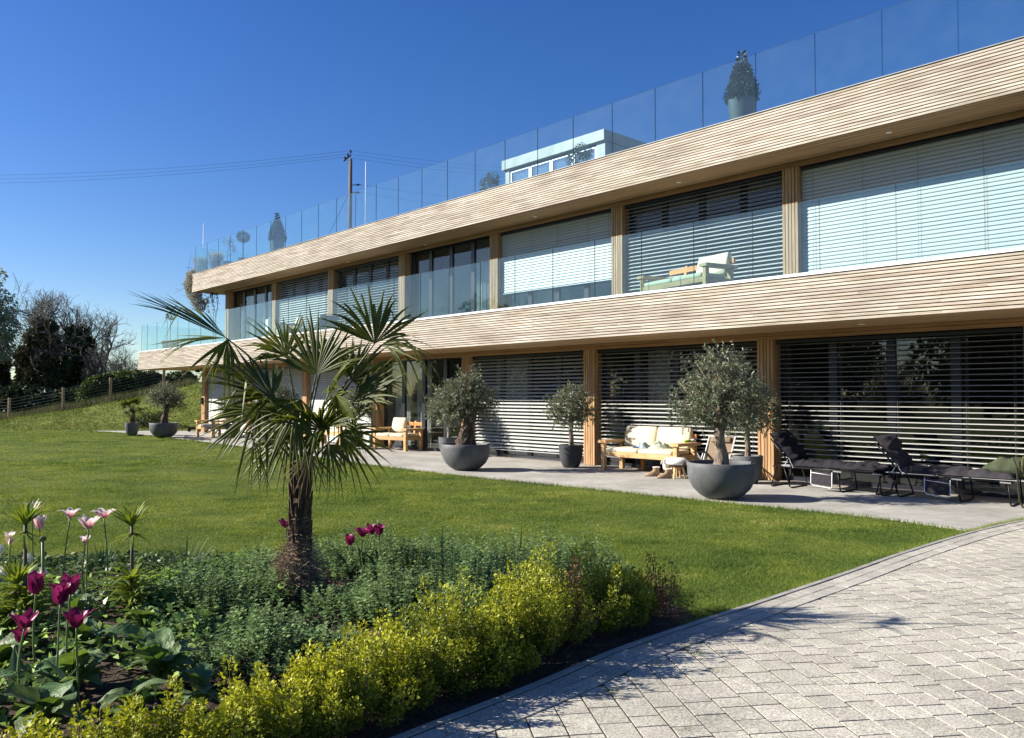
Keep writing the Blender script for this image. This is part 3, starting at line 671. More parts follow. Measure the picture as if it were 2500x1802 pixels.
# slatted blinds
SM = {}
def slat_mesh(L_, w=.082):
    k = round(L_, 3)
    if k not in SM:
        pr = [(-w / 2, -.004), (-w / 6, .004), (w / 6, .004), (w / 2, -.004)]; lo = [(y, z - .0022) for y, z in pr][::-1]; pr = pr + lo; n = len(pr); mb = MB()
        vs = [(x, y, z) for x in (0, k) for y, z in pr]; fs = [(i, n + i, n + (i + 1) % n, (i + 1) % n) for i in range(n)] + [tuple(range(n)), tuple(range(2 * n - 1, n - 1, -1))]
        SM[k] = mb.add(vs, fs).mesh('slat', 'slat', angle=40)
    return SM[k]
def blind(i, y, zt, zb, sp, tilt, bottom=True):
    a, b = CS[i + 1] + .185, CS[i] - .185; 
    o = MB().box(a, b, y - .045, y + .045, zt, zt + .05).build('blind', 'frame', house); k = MB()
    MB().box(a, b, y - .03, y + .03, zb - .03, zb - .012).build('bottom_rail', 'alu', o)
    for t in (.06, .3, .54, .8, .965):
        x = a + (b - a) * t
        for yy in (-.041, .041): k.tube([(x, y + yy, zb - .02), (x, y + yy, zt)], .0028, 4)
    k.build('ladder_cord', 'cord', o); z = zt - .03
    while z > zb:
        s_ = obj('slat', slat_mesh(b - a), o, (a, y, z), (tilt + random.uniform(-.03, .03), random.uniform(-.0006, .0006), 0)); z -= sp
    return o
OP = .0865
blind(0, .13, 2.57, .34, OP, R(4)); blind(1, .13, 2.57, .26, OP, R(15)); blind(2, .13, 2.57, .24, OP, R(30))
for i in (4, 5, 6): blind(i, .13, 2.57, .08, .074, R(66))
blind(0, YU + .13, 6.03, 3.50, .073, R(72)); blind(1, YU + .13, 6.03, 3.50, OP, R(27)); blind(2, YU + .13, 6.03, 4.42, .073, R(72))
blind(4, YU + .13, 6.03, 3.50, OP, R(16)); blind(5, YU + .13, 6.03, 3.50, OP, R(40))
# curtains seen behind the glass
curtain(-12.95, -12.1, .55, .04, 2.6, 5); curtain(-11.9, -11.15, .60, .04, 2.6, 5)
curtain(-10.35, -9.25, 1.62, 3.43, 5.9, 7); curtain(-8.5, -6.6, 1.65, 3.43, 5.9, 11); curtain(-25.6, -24.9, 1.62, 3.43, 5.9, 4); curtain(-24.4, -23.6, 1.62, 3.43, 5.9, 5)
curtain(-8.3, -6.9, .60, .04, 2.6, 9); curtain(-3.3, -2.7, .7, .04, 2.6, 4)
# an opened leaf of the folding doors on the upper floor
lf = MB(); lf.box(0, .95, -.03, .03, 3.44, 3.52); lf.box(0, .95, -.03, .03, 5.98, 6.06); lf.box(0, .08, -.03, .03, 3.52, 5.98); lf.box(.87, .95, -.03, .03, 3.52, 5.98)
q = lf.build('door_leaf', 'frame', house, loc=(-13.0, YU + .22, 0), rot=(0, 0, R(66))); MB().box(.08, .87, -.005, .007, 3.52, 5.98).build('pane', 'pane', q)
p = sd(onp(652, 772, -YU - .24)); hbox('notice', 'paper', p[0] - .11, p[0] + .11, YU + .232, YU + .238, 4.22, 4.72)
# frameless glass balustrades
def pane_row(bal, joints, y, z0, z1):
    for a, b in zip(joints, joints[1:]):
        mb = MB(); mb.box(a + .005, b - .005, y - .006, y + .006, z0, z1); mb.m = [1, 2, 0, 1, 0, 1]; mb.build('glass_panel', ['balustrade_glass', 'glass_edge', 'glass_top'], bal)
def pane_side(bal, joints, x, z0, z1):
    for a, b in zip(joints, joints[1:]):
        mb = MB(); mb.box(x - .006, x + .006, a + .005, b - .005, z0, z1); mb.m = [1, 2, 1, 0, 1, 0]; mb.build('glass_panel', ['balustrade_glass', 'glass_edge', 'glass_top'], bal)
def joints(j0, lo, hi):
    k = [lo] + [j0 + 1.2 * i for i in range(-40, 40) if lo + .25 < j0 + 1.2 * i < hi] + [hi]; return k
bb = hbox('balcony_balustrade', 'alu', SL + .06, SR, -1.435, -1.375, 3.425, 3.60)
pane_row(bb, joints(.60, SL + .10, SR), -1.405, 3.60, 4.765); pane_side(bb, [-1.39, -.2, 1.0, 2.2, 3.4], SL + .10, 3.58, 4.765)
rb = hbox('roof_balustrade', 'alu', SU + .06, SR, .06, .12, 6.935, 7.02)
pane_row(rb, joints(-.19, SU + .10, SR), .09, 7.02, 8.19); pane_side(rb, [.105, 1.3, 2.5, 3.7, 4.9], SU + .10, 7.0, 8.19)
# downlights, wall light, camera, pendant lamps
for px, py in ((2170, 323), (1657, 445), (1306, 529), (1040, 598), (850, 640)):
    q = sd(g(px, py, ZS2)); MB().lathe([(.05, -.004), (.055, -.008), (.055, 0)], 16).build('downlight', 'cap', house, loc=(q[0], max(.1, min(.85, -q[1])), ZS2))
q = sd(g(2110, 792, ZS1)); MB().lathe([(.05, -.004), (.055, -.008), (.055, 0)], 16).build('downlight', 'cap', house, loc=(q[0], -.7, ZS1))
MB().box(-.05, .05, -.10, 0, -.14, .14).build('wall_light', 'lampblack', house, loc=(CS[7] - .02, YL - .001, 1.38))
MB().lathe([(.0, 0), (.09, .0), (.10, .06), (.06, .12), (0, .13)], 16, cap=False).build('security_camera', 'lampblack', house, loc=(-26.85, -.15, 2.60))
for px in (1925, 2078, 2250):
    q = onp(px, 930, -2.6); s_, d_ = sd(q)
    pl = thing('pendant_lamp', {1925: 'dim black cone pendant lamp behind the blind, nearest the olive trees', 2078: 'dim black cone pendant lamp behind the blind, middle of three', 2250: 'dim black cone pendant lamp behind the blind, rightmost of three'}[px], 'lamp', (q.x, q.y, q.z), 0, 'pendant lamps inside the ground floor room')
    MB().lathe([(.03, .16), (.05, .13), (.22, -.02), (.215, -.02), (.04, .12)], 20, cap=False).build('lamp_shade', 'lampblack', pl, smooth=True); MB().tube([(0, 0, .15), (0, 0, 2.78 - q.z)], .006, 5).build('cable', 'lampblack', pl)
# a dim dining table and chairs inside the ground-floor room
def inside_table(s0, y0):
    t = thing('dining_table', 'dark dining table inside the room behind the loungers', 'table', W(s0, -y0, .03), RZ)
    MB().rbox(-1.1, 1.1, -.45, .45, .70, .75, .01).build('tabletop', 'darkwood', t)
    for x in (-1, 1):
        for y in (-.36, .36): MB().box(x - .04, x + .04, y - .04, y + .04, 0, .70).build('leg', 'darkwood', t)
inside_table(2.4, 2.6)
# penthouse on the roof
PD = -4.6; pr_ = onp(1477, 317, PD); pl_ = onp(1232, 392, PD); sr_, zt_ = sd(pr_)[0], pr_.z; sl_ = sd(pl_)[0]
ph = MB(); y0 = -PD; zt_ -= .0
ph.box(sl_, sr_, y0 + .12, y0 + 4.4, 6.74, zt_ - .34); ph.box(sl_ - .04, sr_ + .04, y0 - .10, y0 + 4.5, zt_ - .32, zt_)
ph.box(sl_, sl_ + .24, y0, y0 + .12, 6.74, zt_ - .32); ph.box(sr_ - .34, sr_, y0, y0 + .12, 6.74, zt_ - .32)
ph = ph.build('penthouse', 'zinc', house); n = 4; wa, wb = sl_ + .26, sr_ - .36; pw = (wb - wa) / n
for i in range(n):
    f = MB(); a, b = wa + i * pw + .02, wa + (i + 1) * pw - .02; zz = zt_ - .40
    f.box(a, a + .045, y0 + .03, y0 + .10, 6.8, zz); f.box(b - .045, b, y0 + .03, y0 + .10, 6.8, zz); f.box(a + .045, b - .045, y0 + .03, y0 + .10, zz - .045, zz)
    f.build('window_frame', 'alu', ph); MB().box(a + .045, b - .045, y0 + .055, y0 + .07, 6.8, zz - .045).build('pane', 'alupane', ph) if 'alupane' in MATS else MB().box(a + .045, b - .045, y0 + .055, y0 + .07, 6.8, zz - .045).build('pane', 'pane', ph)

# ================================================================== POTS AND OLIVE TREES
def bowl_mesh():
    prof = [(.20, 0), (.24, .004), (.33, .055), (.43, .15), (.49, .26), (.515, .36), (.52, .47), (.52, .545), (.512, .553), (.490, .553), (.482, .545), (.48, .49), (.0, .47)]
    return MB().lathe(prof, 48, cap=False).add([(.2 * math.cos(2 * math.pi * j / 48), .2 * math.sin(2 * math.pi * j / 48), 0) for j in range(48)], [tuple(range(48))[::-1]]).mesh('pot', 'pot', angle=50)
def pot_mesh(m='pot'):
    prof = [(.145, 0), (.165, .006), (.205, .08), (.243, .20), (.262, .33), (.27, .45), (.27, .495), (.264, .50), (.246, .50), (.242, .49), (.24, .45), (0, .44)]
    return MB().lathe(prof, 40, cap=False).mesh('pot', m, angle=50)
BOWL, POT, POTD = bowl_mesh(), pot_mesh(), pot_mesh('potdark')
def soil_disc(r, z, parent):
    mb = MB(); n = 20; vs = [(0, 0, z + .03)]
    for k, rr in enumerate((.35, .7, 1.0)):
        for j in range(n): a = 2 * math.pi * j / n; vs.append((r * rr * math.cos(a), r * rr * math.sin(a), z + random.uniform(-.01, .03) * (1.2 - rr)))
    fs = [(0, 1 + j, 1 + (j + 1) % n) for j in range(n)]
    for k in range(2): fs += [(1 + k * n + j, 1 + (k + 1) * n + j, 1 + (k + 1) * n + (j + 1) % n, 1 + k * n + (j + 1) % n) for j in range(n)]
    return mb.add(vs, fs).build('soil', 'soil', parent, smooth=True)
def crown_pts(rng, n, blobs):
    # points spread through the volume of several uneven blobs, denser towards the outside
    w = np.array([b[3] ** 2 for b in blobs]); w = w / w.sum(); k = rng.choice(len(blobs), n, p=w); B = np.array(blobs)[k]
    d = rdir(n, rng); r = B[:, 3] * rng.uniform(.25, 1, n) ** .5; P = B[:, :3] + d * r[:, None] * np.column_stack([np.ones(n), np.ones(n), B[:, 4]]); return P, d
def olive_crown(rng, blobs, nshoot=420, per=15, leaf=(.042, .078)):
    P, d = crown_pts(rng, nshoot, blobs); sh = unit(d + .55 * rdir(nshoot, rng) + np.array([0, 0, .18])); L_ = rng.uniform(.10, .24, nshoot)
    A = P; Bp = P + sh * L_[:, None]; t = rng.uniform(0.05, 1.0, (nshoot, per)); base = A[:, None] + (Bp - A)[:, None] * t[..., None]
    ld = sh[:, None] * .75 + rng.normal(0, .55, (nshoot, per, 3)); base = base.reshape(-1, 3); ld = ld.reshape(-1, 3)
    ln = rng.uniform(*leaf, len(base)); V, F = leaves(base, ld, ln, ln * .24, rng=rng, droop=.08)
    TV, TF = tubes_np(A - sh * .08, Bp, np.full(nshoot, .0030), np.full(nshoot, .0016), 3)
    VV = np.concatenate([V, TV]); FF = np.concatenate([F, TF + len(V)]); mi = np.r_[np.zeros(len(F)), np.ones(len(TF))]
    return nmesh('crown', VV, FF, ['oliveleaf', 'twig'], mi=mi)
def trunk_mesh(rng, pts, rads, m, gnarl=.12, n=14, blobs=(), nb=9):
    mb = MB(); c = smooth_curve(pts, 6); k = len(c); vs = []
    for i, p in enumerate(c):
        f = i / (k - 1) * (len(rads) - 1); j = min(int(f), len(rads) - 2); r = rads[j] + (rads[j + 1] - rads[j]) * (f - j)
        for a in range(n):
            an = 2 * math.pi * a / n; w = 1 + gnarl * math.sin(3 * an + i * .5) + gnarl * .8 * math.sin(5 * an - i * .8 + 1) + float(rng.normal(0, gnarl * .25)); vs.append((p.x + r * w * math.cos(an), p.y + r * w * math.sin(an), p.z))
    mb.add(vs, [(i * n + j, i * n + (j + 1) % n, (i + 1) * n + (j + 1) % n, (i + 1) * n + j) for i in range(k - 1) for j in range(n)] + [tuple((k - 1) * n + j for j in range(n))])
    top = c[-1]; rt = rads[-1]
    for b in range(nb):
        bl = blobs[b % len(blobs)]; tgt = Vector(bl[:3]) + Vector(rng.normal(0, bl[3] * .4, 3)); tgt.z = max(tgt.z, top.z + .05); st = c[-1 - int(rng.integers(0, 5))]
        mid = st.lerp(tgt, .5) + Vector(rng.normal(0, .05, 3)) - Vector((0, 0, .03)); mb.tube(smooth_curve([st, mid, tgt], 4), [rt * .55 * (1 - .1 * q) for q in range(9)], 6)
        for e in range(3):
            t2 = tgt + Vector(rng.normal(0, bl[3] * .45, 3)); mb.tube([mid, mid.lerp(t2, .6) + Vector(rng.normal(0, .03, 3)), t2], [rt * .25, rt * .15, rt * .06], 4)
    return mb.mesh('trunk', m, smooth=True)
def olive(name, label, cat, loc, kind, seed, rz=0.0, group='potted olive trees on the terrace'):
    rng = np.random.default_rng(seed); t = thing(name, label, cat, loc, rz, group)
    bowl = kind.startswith('bowl'); obj('pot', BOWL if bowl else (POTD if kind == 'potdark' else POT), t); soil_disc(.478 if bowl else .24, .475 if bowl else .445, t)
    z = .47 if bowl else .44
    if kind == 'bowl_pale':      # big pale-barked tree in the nearest bowl
        bl = [(-.02, 0, 1.78, .42, .85), (-.33, .1, 1.50, .36, .75), (.28, -.1, 1.62, .36, .8), (.30, .2, 1.36, .30, .8), (-.45, -.1, 1.25, .24, .7), (.05, .1, 2.08, .24, 1.0), (-.1, -.3, 1.45, .34, .8), (.50, 0, 1.52, .2, .8)]
        tr = trunk_mesh(rng, [(0, 0, z), (.0, .01, z + .22), (-.03, 0, z + .5), (.02, 0, z + .8)], [.135, .095, .083, .10], 'olivebark', .06, 14, bl, 10); sh = (860, 15)
    elif kind == 'bowl_gnarl':
        bl = [(.0, 0, 1.62, .40, .8), (-.33, 0, 1.47, .34, .8), (.30, 0, 1.50, .32, .75), (-.42, -.1, 1.16, .24, .8), (.42, .1, 1.30, .2, .8), (-.12, -.2, 1.40, .34, .8), (.05, 0, 1.92, .2, 1)]
        tr = trunk_mesh(rng, [(-.02, 0, z - .03), (.0, .01, z + .15), (.05, 0, z + .45), (.10, 0, z + .82)], [.26, .18, .12, .12], 'olivebark_dark', .17, 16, bl, 9); sh = (760, 15)
    elif kind == 'bowl_far':
        bl = [(0, 0, 1.58, .40, .7), (-.36, 0, 1.50, .32, .7), (.36, 0, 1.48, .32, .7), (.08, -.2, 1.42, .34, .7), (-.1, .1, 1.82, .24, .9), (.5, 0, 1.28, .2, .7)]
        tr = trunk_mesh(rng, [(-.03, 0, z), (.03, .01, z + .3), (.08, 0, z + .55), (.12, 0, z + .8)], [.15, .11, .09, .10], 'olivebark_dark', .12, 12, bl, 9); sh = (620, 15)
    else:
        bl = [(0, 0, 1.40, .36, .85), (-.24, 0, 1.28, .28, .85), (.24, .05, 1.32, .29, .85), (.02, -.2, 1.18, .28, .8), (.05, .1, 1.62, .22, .9), (-.3, -.1, 1.10, .17, .8), (.36, 0, 1.15, .2, .8)]
        tr = trunk_mesh(rng, [(0, 0, z), (.01, .01, z + .2), (0, 0, z + .4), (.01, 0, z + .66)], [.062, .05, .046, .055], 'olivebark', .05, 10, bl, 8); sh = (520, 15)
    obj('trunk', tr, t); obj('crown', olive_crown(rng, bl, *sh), t); return t
olive('potted_olive_tree', 'big pale-trunked olive tree in the wide grey bowl beside the brown deckchair', 'olive tree', g(1762, 1216, .022), 'bowl_pale', 1)
olive('potted_olive_tree', 'gnarled dark-trunked olive tree in a wide grey bowl beside the teak armchair', 'olive tree', g(1137, 1147, .022), 'bowl_gnarl', 2)
olive('potted_olive_tree', 'olive tree in the wide grey bowl at the far end of the terrace', 'olive tree', g(400, 1068, .022), 'bowl_far', 3)
olive('potted_olive_tree', 'round-headed olive in a tall dark pot between the wide bowl and the teak sofa', 'olive tree', g(1394, 1141, .022), 'potdark', 4)
q = at(1824, 1000, 14.7); olive('potted_olive_tree', 'slim olive in a tall grey pot behind the biggest bowl', 'olive tree', (q.x, q.y, .022), 'pot', 5)
q = at(1096, 1000, 21.2); olive('potted_olive_tree', 'small olive in a tall grey pot half hidden behind the gnarled olive', 'olive tree', (q.x, q.y, .022), 'pot', 6)
q = at(866, 1000, 25.2); olive('potted_olive_tree', 'small olive in a tall grey pot just right of the garden palm', 'olive tree', (q.x, q.y, .022), 'pot', 7)
q = at(570, 1000, 31.0); olive('potted_olive_tree', 'small olive in a tall grey pot beside the farthest wooden armchair', 'olive tree', (q.x, q.y, .022), 'pot', 8)
q = at(672, 1000, 24.4); olive('potted_olive_tree', 'olive tree in a wide grey bowl hidden behind the garden palm', 'olive tree', (q.x, q.y, .022), 'bowl_far', 9)
# fallen leaves on the terrace around the tall dark pot
c = g(1394, 1141, .024); nf = 500; P = np.column_stack([RNG.normal(c.x, .35, nf), RNG.normal(c.y - .1, .22, nf), np.full(nf, .026)]); D = rdir(nf); D[:, 2] *= .1
V, F = leaves(P, D, RNG.uniform(.02, .045, nf), .010, np.tile([0, 0, 1.], (nf, 1)) + .3 * rdir(nf)); tag(obj('fallen_leaves', nmesh('fallen_leaves', V, F, 'mulch')), 'scatter of fallen leaves round the tall dark pot', 'leaves', kind='stuff')

# ================================================================== PALMS
def fan_leaf(rng, hast, axis, normal, rad, spread=R(250), nseg=34, fused=.42, droop=.35, gap=1.0):
    # one palm fan: pleated segments radiating from the hastula, free and drooping at the tips
    nseg = max(6, int(nseg * .85)); fused *= .78; normal = normal.normalized() + Vector(rng.normal(0, .28, 3)); a = axis.normalized(); n = (normal - a * normal.dot(a)).normalized(); b = n.cross(a); Vs = []; Fs = []; st = 8
    for k in range(nseg):
        th = -spread / 2 + spread * k / (nseg - 1) + float(rng.normal(0, .05)); dth = spread / (nseg - 1) * .56
        L_ = rad * (.66 + .34 * math.cos(th * .62)) * float(rng.uniform(.9, 1.08)); d0 = a * math.cos(th) + b * math.sin(th)
        side = -a * math.sin(th) + b * math.cos(th); dr = droop * .6 * float(rng.uniform(.0, 1.7)); o = len(Vs); tw = float(rng.normal(0, .05)); cupz = n * (.10 * rad * (1 - math.cos(th)) * .5)
        brk = float(rng.uniform(.55, .9)) if rng.random() < .16 else 2
        for i in range(st):
            t = i / (st - 1); p = hast + d0 * (L_ * t) + cupz * t
            fr = max(0.0, t - fused) / (1 - fused); p = p + side * (tw * 1.6 * fr * L_) - Vector((0, 0, 1)) * (dr * L_ * fr * fr)
            if t > brk: p = p - Vector((0, 0, 1)) * (t - brk) * L_ * .9 - d0 * (t - brk) * L_ * .5
            w = math.tan(dth) * L_ * t if t <= fused else math.tan(dth) * L_ * fused * 1.12 * max(.0, 1 - fr ** 1.5) ** .9
            w = max(w, .0008) * gap * 1.15; fold = n * (w * .55)
            Vs += [p - side * w, p + fold, p + side * w]
        for i in range(st - 1):
            q = o + i * 3; Fs += [(q, q + 3, q + 4, q + 1), (q + 1, q + 4, q + 5, q + 2)]
    return [tuple(v) for v in Vs], Fs
def petiole(p0, p1, sag, r0=.011, r1=.006):
    m = p0.lerp(p1, .5) + Vector((0, 0, sag)); return smooth_curve([p0, m, p1], 5), [r0 + (r1 - r0) * i / 10 for i in range(11)]
def palm(name, label, base, trunk_h, fans, rng, r=.075, hair=900, bulge=True):
    t = thing(name, label, 'palm', base, 0); mb = MB(); n = 14; k = 16; vs = []
    for i in range(k):
        z = trunk_h * i / (k - 1); f = i / (k - 1); rr = r * (1.22 - .3 * f + (.55 * math.exp(-((f - .16) / .15) ** 2) if bulge else 0))
        for j in range(n): an = 2 * math.pi * j / n; w = 1 + .10 * math.sin(an * 5 + i * 1.7) + float(rng.normal(0, .05)); vs.append((rr * w * math.cos(an) + .02 * f, rr * w * math.sin(an), z))
    mb.add(vs, [(i * n + j, i * n + (j + 1) % n, (i + 1) * n + (j + 1) % n, (i + 1) * n + j) for i in range(k - 1) for j in range(n)] + [tuple((k - 1) * n + j for j in range(n))])
    mb.build('trunk', 'palmbark', t, smooth=True)
    # leaf-base stubs and fibres wrapping the trunk
    sb = MB()
    for i in range(int(trunk_h * 42)):
        an = i * 2.4; z = trunk_h * (.30 + .70 * i / (trunk_h * 42)); d = Vector((math.cos(an), math.sin(an), 0)); p = d * r * .9 + Vector((.01, 0, z)); sb.tube([p, p + d * .018 + Vector((0, 0, .07)), p + d * .03 + Vector((0, 0, .16))], [.022, .016, .006], 5, squash=.4)
    sb.build('leaf_bases', 'palmbark', t)
    nh = hair; Vs = []; Fs = []
    for i in range(nh):
        f = float(rng.beta(1.5, 3.6)) * .8 if bulge else float(rng.uniform(.1, 1)); z = trunk_h * f; an = rng.uniform(0, 2 * math.pi); bl = math.exp(-((f - .2) / .17) ** 2) if bulge else .2
        d = Vector((math.cos(an), math.sin(an), 0)); tg = Vector((-d.y, d.x, 0)); p = d * r * (1.02 + .6 * bl) + Vector((0, 0, z)); ln = float(rng.uniform(.07, .17)) * (.55 + .8 * bl); o = len(Vs); w = .0015; dr = (tg * float(rng.normal(0, .9)) + d * float(rng.uniform(.1, .8)) + Vector((0, 0, float(rng.normal(-.1, .7))))).normalized(); cur = p
        for s_ in range(5):
            Vs += [cur + Vector((0, 0, w)), cur - Vector((0, 0, w))]; dr = (dr + d * -.18 * s_ * .3 + Vector(rng.normal(0, .28, 3)) + Vector((0, 0, -.10))).normalized(); cur = cur + dr * ln / 4
        Fs += [(o + 2 * s_, o + 2 * s_ + 1, o + 2 * s_ + 3, o + 2 * s_ + 2) for s_ in range(4)]
    MB().add(Vs, Fs).build('trunk_fibre', 'palmfibre', t)
    for (h, ax, nr, rad, kw) in fans:
        kw = dict(kw); dead = kw.pop('dead', False); start = kw.pop('start', Vector((.02, 0, trunk_h - .06))); sag = kw.pop('sag', .10)
        Vf, Ff = fan_leaf(rng, h, ax, nr, rad, **kw); fo = MB().add(Vf, Ff).build('palm_frond', 'deadleaf' if dead else 'palmleaf', t)
        pts, rr = petiole(start, h, sag); MB().tube(pts, rr, 5, squash=.5).build('petiole', 'deadleaf' if dead else 'palmstem', fo)
    return t
# garden palm: each frond placed where it grows
PB = g(728, 1503); PB = Vector((PB.x, PB.y, bedz(PB.x, PB.y) - .02)); PY = PB.y; rng = np.random.default_rng(5)
def fr_(px, py, tx, ty, dy=0.0, ny=-1.0, nz=.45, nx=0.0, rad=None, tdy=0.0, **kw):
    h = at(px, py, PY + dy); tip = at(tx, ty, PY + dy + tdy); ax = tip - h
    return (h - PB, ax, Vector((nx, ny, nz)), rad or ax.length, kw)
PF = [
 fr_(552, 825, 345, 700, .05, -.55, .75, .25, rad=.74, spread=R(72), nseg=26, droop=.10, fused=.55, tdy=.08, sag=.22),
 fr_(552, 825, 400, 830, .02, -.6, .7, .3, rad=.52, spread=R(70), nseg=14, droop=.35, fused=.40, tdy=-.05, sag=.22),
 fr_(556, 828, 520, 960, .02, -.9, .2, .3, rad=.42, spread=R(70), nseg=10, droop=.5, fused=.35, sag=.22),
 fr_(915, 838, 915, 676, -.05, -.9, .25, .1, spread=R(140), nseg=28, droop=.28, fused=.45, sag=.10),
 fr_(930, 842, 1050, 830, -.05, -.6, .7, -.2, rad=.46, spread=R(110), nseg=18, droop=1.3, fused=.35, sag=.10),
 fr_(664, 968, 505, 868, -.10, -.75, .6, .2, spread=R(170), nseg=32, droop=.16, fused=.45, tdy=-.1),
 fr_(772, 915, 790, 745, .12, -.9, .2, 0, spread=R(150), nseg=28, droop=.22, fused=.45, tdy=.05),
 fr_(700, 870, 640, 760, .25, -.9, .2, .3, spread=R(140), nseg=24, droop=.25, fused=.4),
 fr_(785, 1050, 645, 1010, -.22, -.45, .95, 0, spread=R(230), nseg=34, droop=.30, fused=.45, tdy=-.15, sag=.04),
 fr_(800, 1040, 930, 985, -.20, -.45, .95, 0, rad=.46, spread=R(170), nseg=26, droop=.32, fused=.42, tdy=-.2, sag=.05),
 fr_(862, 985, 995, 868, .02, -.6, .6, -.4, spread=R(120), nseg=26, droop=.16, fused=.5),
 fr_(860, 930, 960, 840, .22, -.9, .35, -.1, spread=R(170), nseg=28, droop=.3, fused=.42),
 fr_(632, 1000, 488, 1072, -.16, -.5, .8, .3, spread=R(75), nseg=12, droop=.20, fused=.4, tdy=-.1, sag=.05),
 fr_(640, 985, 590, 1090, -.12, -.7, .3, .5, rad=.44, spread=R(120), nseg=18, droop=.55, fused=.35),
 fr_(720, 1010, 650, 1100, -.28, -.9, .3, .2, rad=.44, spread=R(170), nseg=26, droop=.45, fused=.38),
 fr_(735, 975, 690, 1060, -.3, -.95, .3, .0, rad=.34, spread=R(130), nseg=20, droop=.4, fused=.42),
 fr_(820, 965, 870, 1060, -.26, -.9, .35, -.2, rad=.44, spread=R(190), nseg=28, droop=.45, fused=.4),
 fr_(790, 880, 830, 800, .3, -.95, .2, 0, spread=R(190), nseg=28, droop=.3, fused=.42),
 fr_(800, 1085, 850, 1170, -.15, -.8, .5, -.3, rad=.30, spread=R(110), nseg=16, droop=.6, fused=.35, sag=.02),
 fr_(700, 1070, 610, 1100, .2, -.8, .4, .3, rad=.42, spread=R(150), nseg=22, droop=.5, fused=.35, sag=.03),
 fr_(830, 1060, 900, 1100, .2, -.8, .4, -.3, rad=.42, spread=R(150), nseg=22, droop=.5, fused=.35, sag=.03),
 fr_(760, 1110, 750, 1190, -.2, -.95, .1, 0, rad=.26, spread=R(120), nseg=16, droop=.3, fused=.3, dead=True, sag=.0),
 fr_(625, 1085, 612, 1190, -.1, -.9, .1, .2, rad=.34, spread=R(60), nseg=8, droop=.2, fused=.25, gap=.6),
]
hrt = Vector((.02, 0, 1.06))
for i in (0, 4):
    a = i * 2.399 + .4; el = R((62, 40, 20, 5, 50, 30, -5, 55, 15, 35, 0, 25)[i]); d = Vector((math.cos(a) * math.cos(el), math.sin(a) * math.cos(el), math.sin(el))); L0 = (.42, .40, .38, .34)[i % 4]
    PF.append((hrt + d * L0 + Vector((0, 0, .10)), d + Vector((0, 0, -.15)), Vector((0, 0, 1)) - d * .5, .40 + .06 * (i % 3), dict(spread=R(190), nseg=30, droop=.35, fused=.5, sag=.05)))
palm('fan_palm', 'tall fan palm with a shaggy fibrous trunk growing in the flower bed', PB, .98, PF, rng, .060, 2600)
# small palm in a pot at the far end
q = g(322, 1063, .022); rng = np.random.default_rng(15); fans = []
for i in range(20):
    a = i * 2.399; el = R(random.uniform(-25, 70)); d = Vector((math.cos(a) * math.cos(el), math.sin(a) * math.cos(el), math.sin(el))); h = Vector((0, 0, 1.02)) + d * .30
    fans.append((h, d + Vector((0, 0, -.1)), Vector((0, 0, 1)) + d * -.4 + Vector((0, 0, .2)), .34, dict(spread=R(200), nseg=18, droop=.35, start=Vector((0, 0, .96)), sag=.03)))
t = palm('potted_palm', 'small fan palm in a tall grey pot at the far end of the terrace', q, 1.0, fans, rng, .07, 240, False); obj('pot', POT, t); soil_disc(.24, .445, t)

# ================================================================== FURNITURE
def teak_seat(name, label, cat, loc, rz, Wd, ncush, group, back_cush, seat_cush=None):
    t = thing(name, label, cat, loc, rz, group); D = .78; a = .12
    for x in (-Wd / 2 + .06, Wd / 2 - .06):
        for y in (-D / 2 + .05, D / 2 - .12): MB().rbox(x - .045, x + .045, y - .045, y + .045, 0, .575, .006, n=1).build('leg', 'teak', t)
        MB().rbox(x - .105, x + .105, -D / 2 - .03, D / 2 - .02, .577, .64, .008, n=1).build('armrest', 'teak', t)
    for x in (-Wd * .17, Wd * .12) if Wd > 1.4 else (0,): MB().rbox(x - .04, x + .04, D / 2 - .18, D / 2 - .10, 0, .33, .005, n=1).build('leg', 'teak_orange', t)
    f = MB(); f.rbox(-Wd / 2 + .10, Wd / 2 - .10, -D / 2 + .01, -D / 2 + .05, .30, .40, .005, n=1); f.rbox(-Wd / 2 + .10, Wd / 2 - .10, D / 2 - .14, D / 2 - .10, .30, .40, .005, n=1)
    for x in (-Wd / 2 + .06, Wd / 2 - .06): f.rbox(x - .02, x + .02, -D / 2 + .10, D / 2 - .17, .30, .39, .005, n=1)
    f.build('seat_frame', 'teak', t)
    for i in range(5): y = -D / 2 + .10 + i * .115; MB().box(-Wd / 2 + .09, Wd / 2 - .09, y, y + .085, .372, .392).build('seat_slat', 'teak', t)
    for x in (-Wd * .22, Wd * .22): MB().rbox(x - .035, x + .035, D / 2 - .10, D / 2 - .04, .33, .84, .005, n=1, rot=rotm(R(-10)), piv=(x, D / 2 - .07, .33)).build('back_post', 'teak_orange', t)
    MB().rbox(-Wd / 2 + .06, Wd / 2 - .06, D / 2 - .035, D / 2 + .015, .70, .80, .005, n=1).build('back_rail', 'teak_orange', t)
    n = ncush; cw = (Wd - .26) / n
    for i in (range(n) if seat_cush is None else seat_cush):
        x0 = -Wd / 2 + .13 + i * cw; MB().rbox(x0 + .006, x0 + cw - .006, -D / 2 + .0, D / 2 - .14, .395, .485, .035, puff=.018).build('seat_cushion', 'cushion', t, smooth=True)
    for i in back_cush:
        x0 = -Wd / 2 + .13 + i * cw; MB().rbox(x0 + .01, x0 + cw - .01, D / 2 - .20, D / 2 - .07, .49, .93, .045, puff=.03, rot=rotm(R(-14)), piv=(x0, D / 2 - .12, .49)).build('back_cushion', 'cushion', t, smooth=True)
    return t
GT = 'teak seats along the terrace'
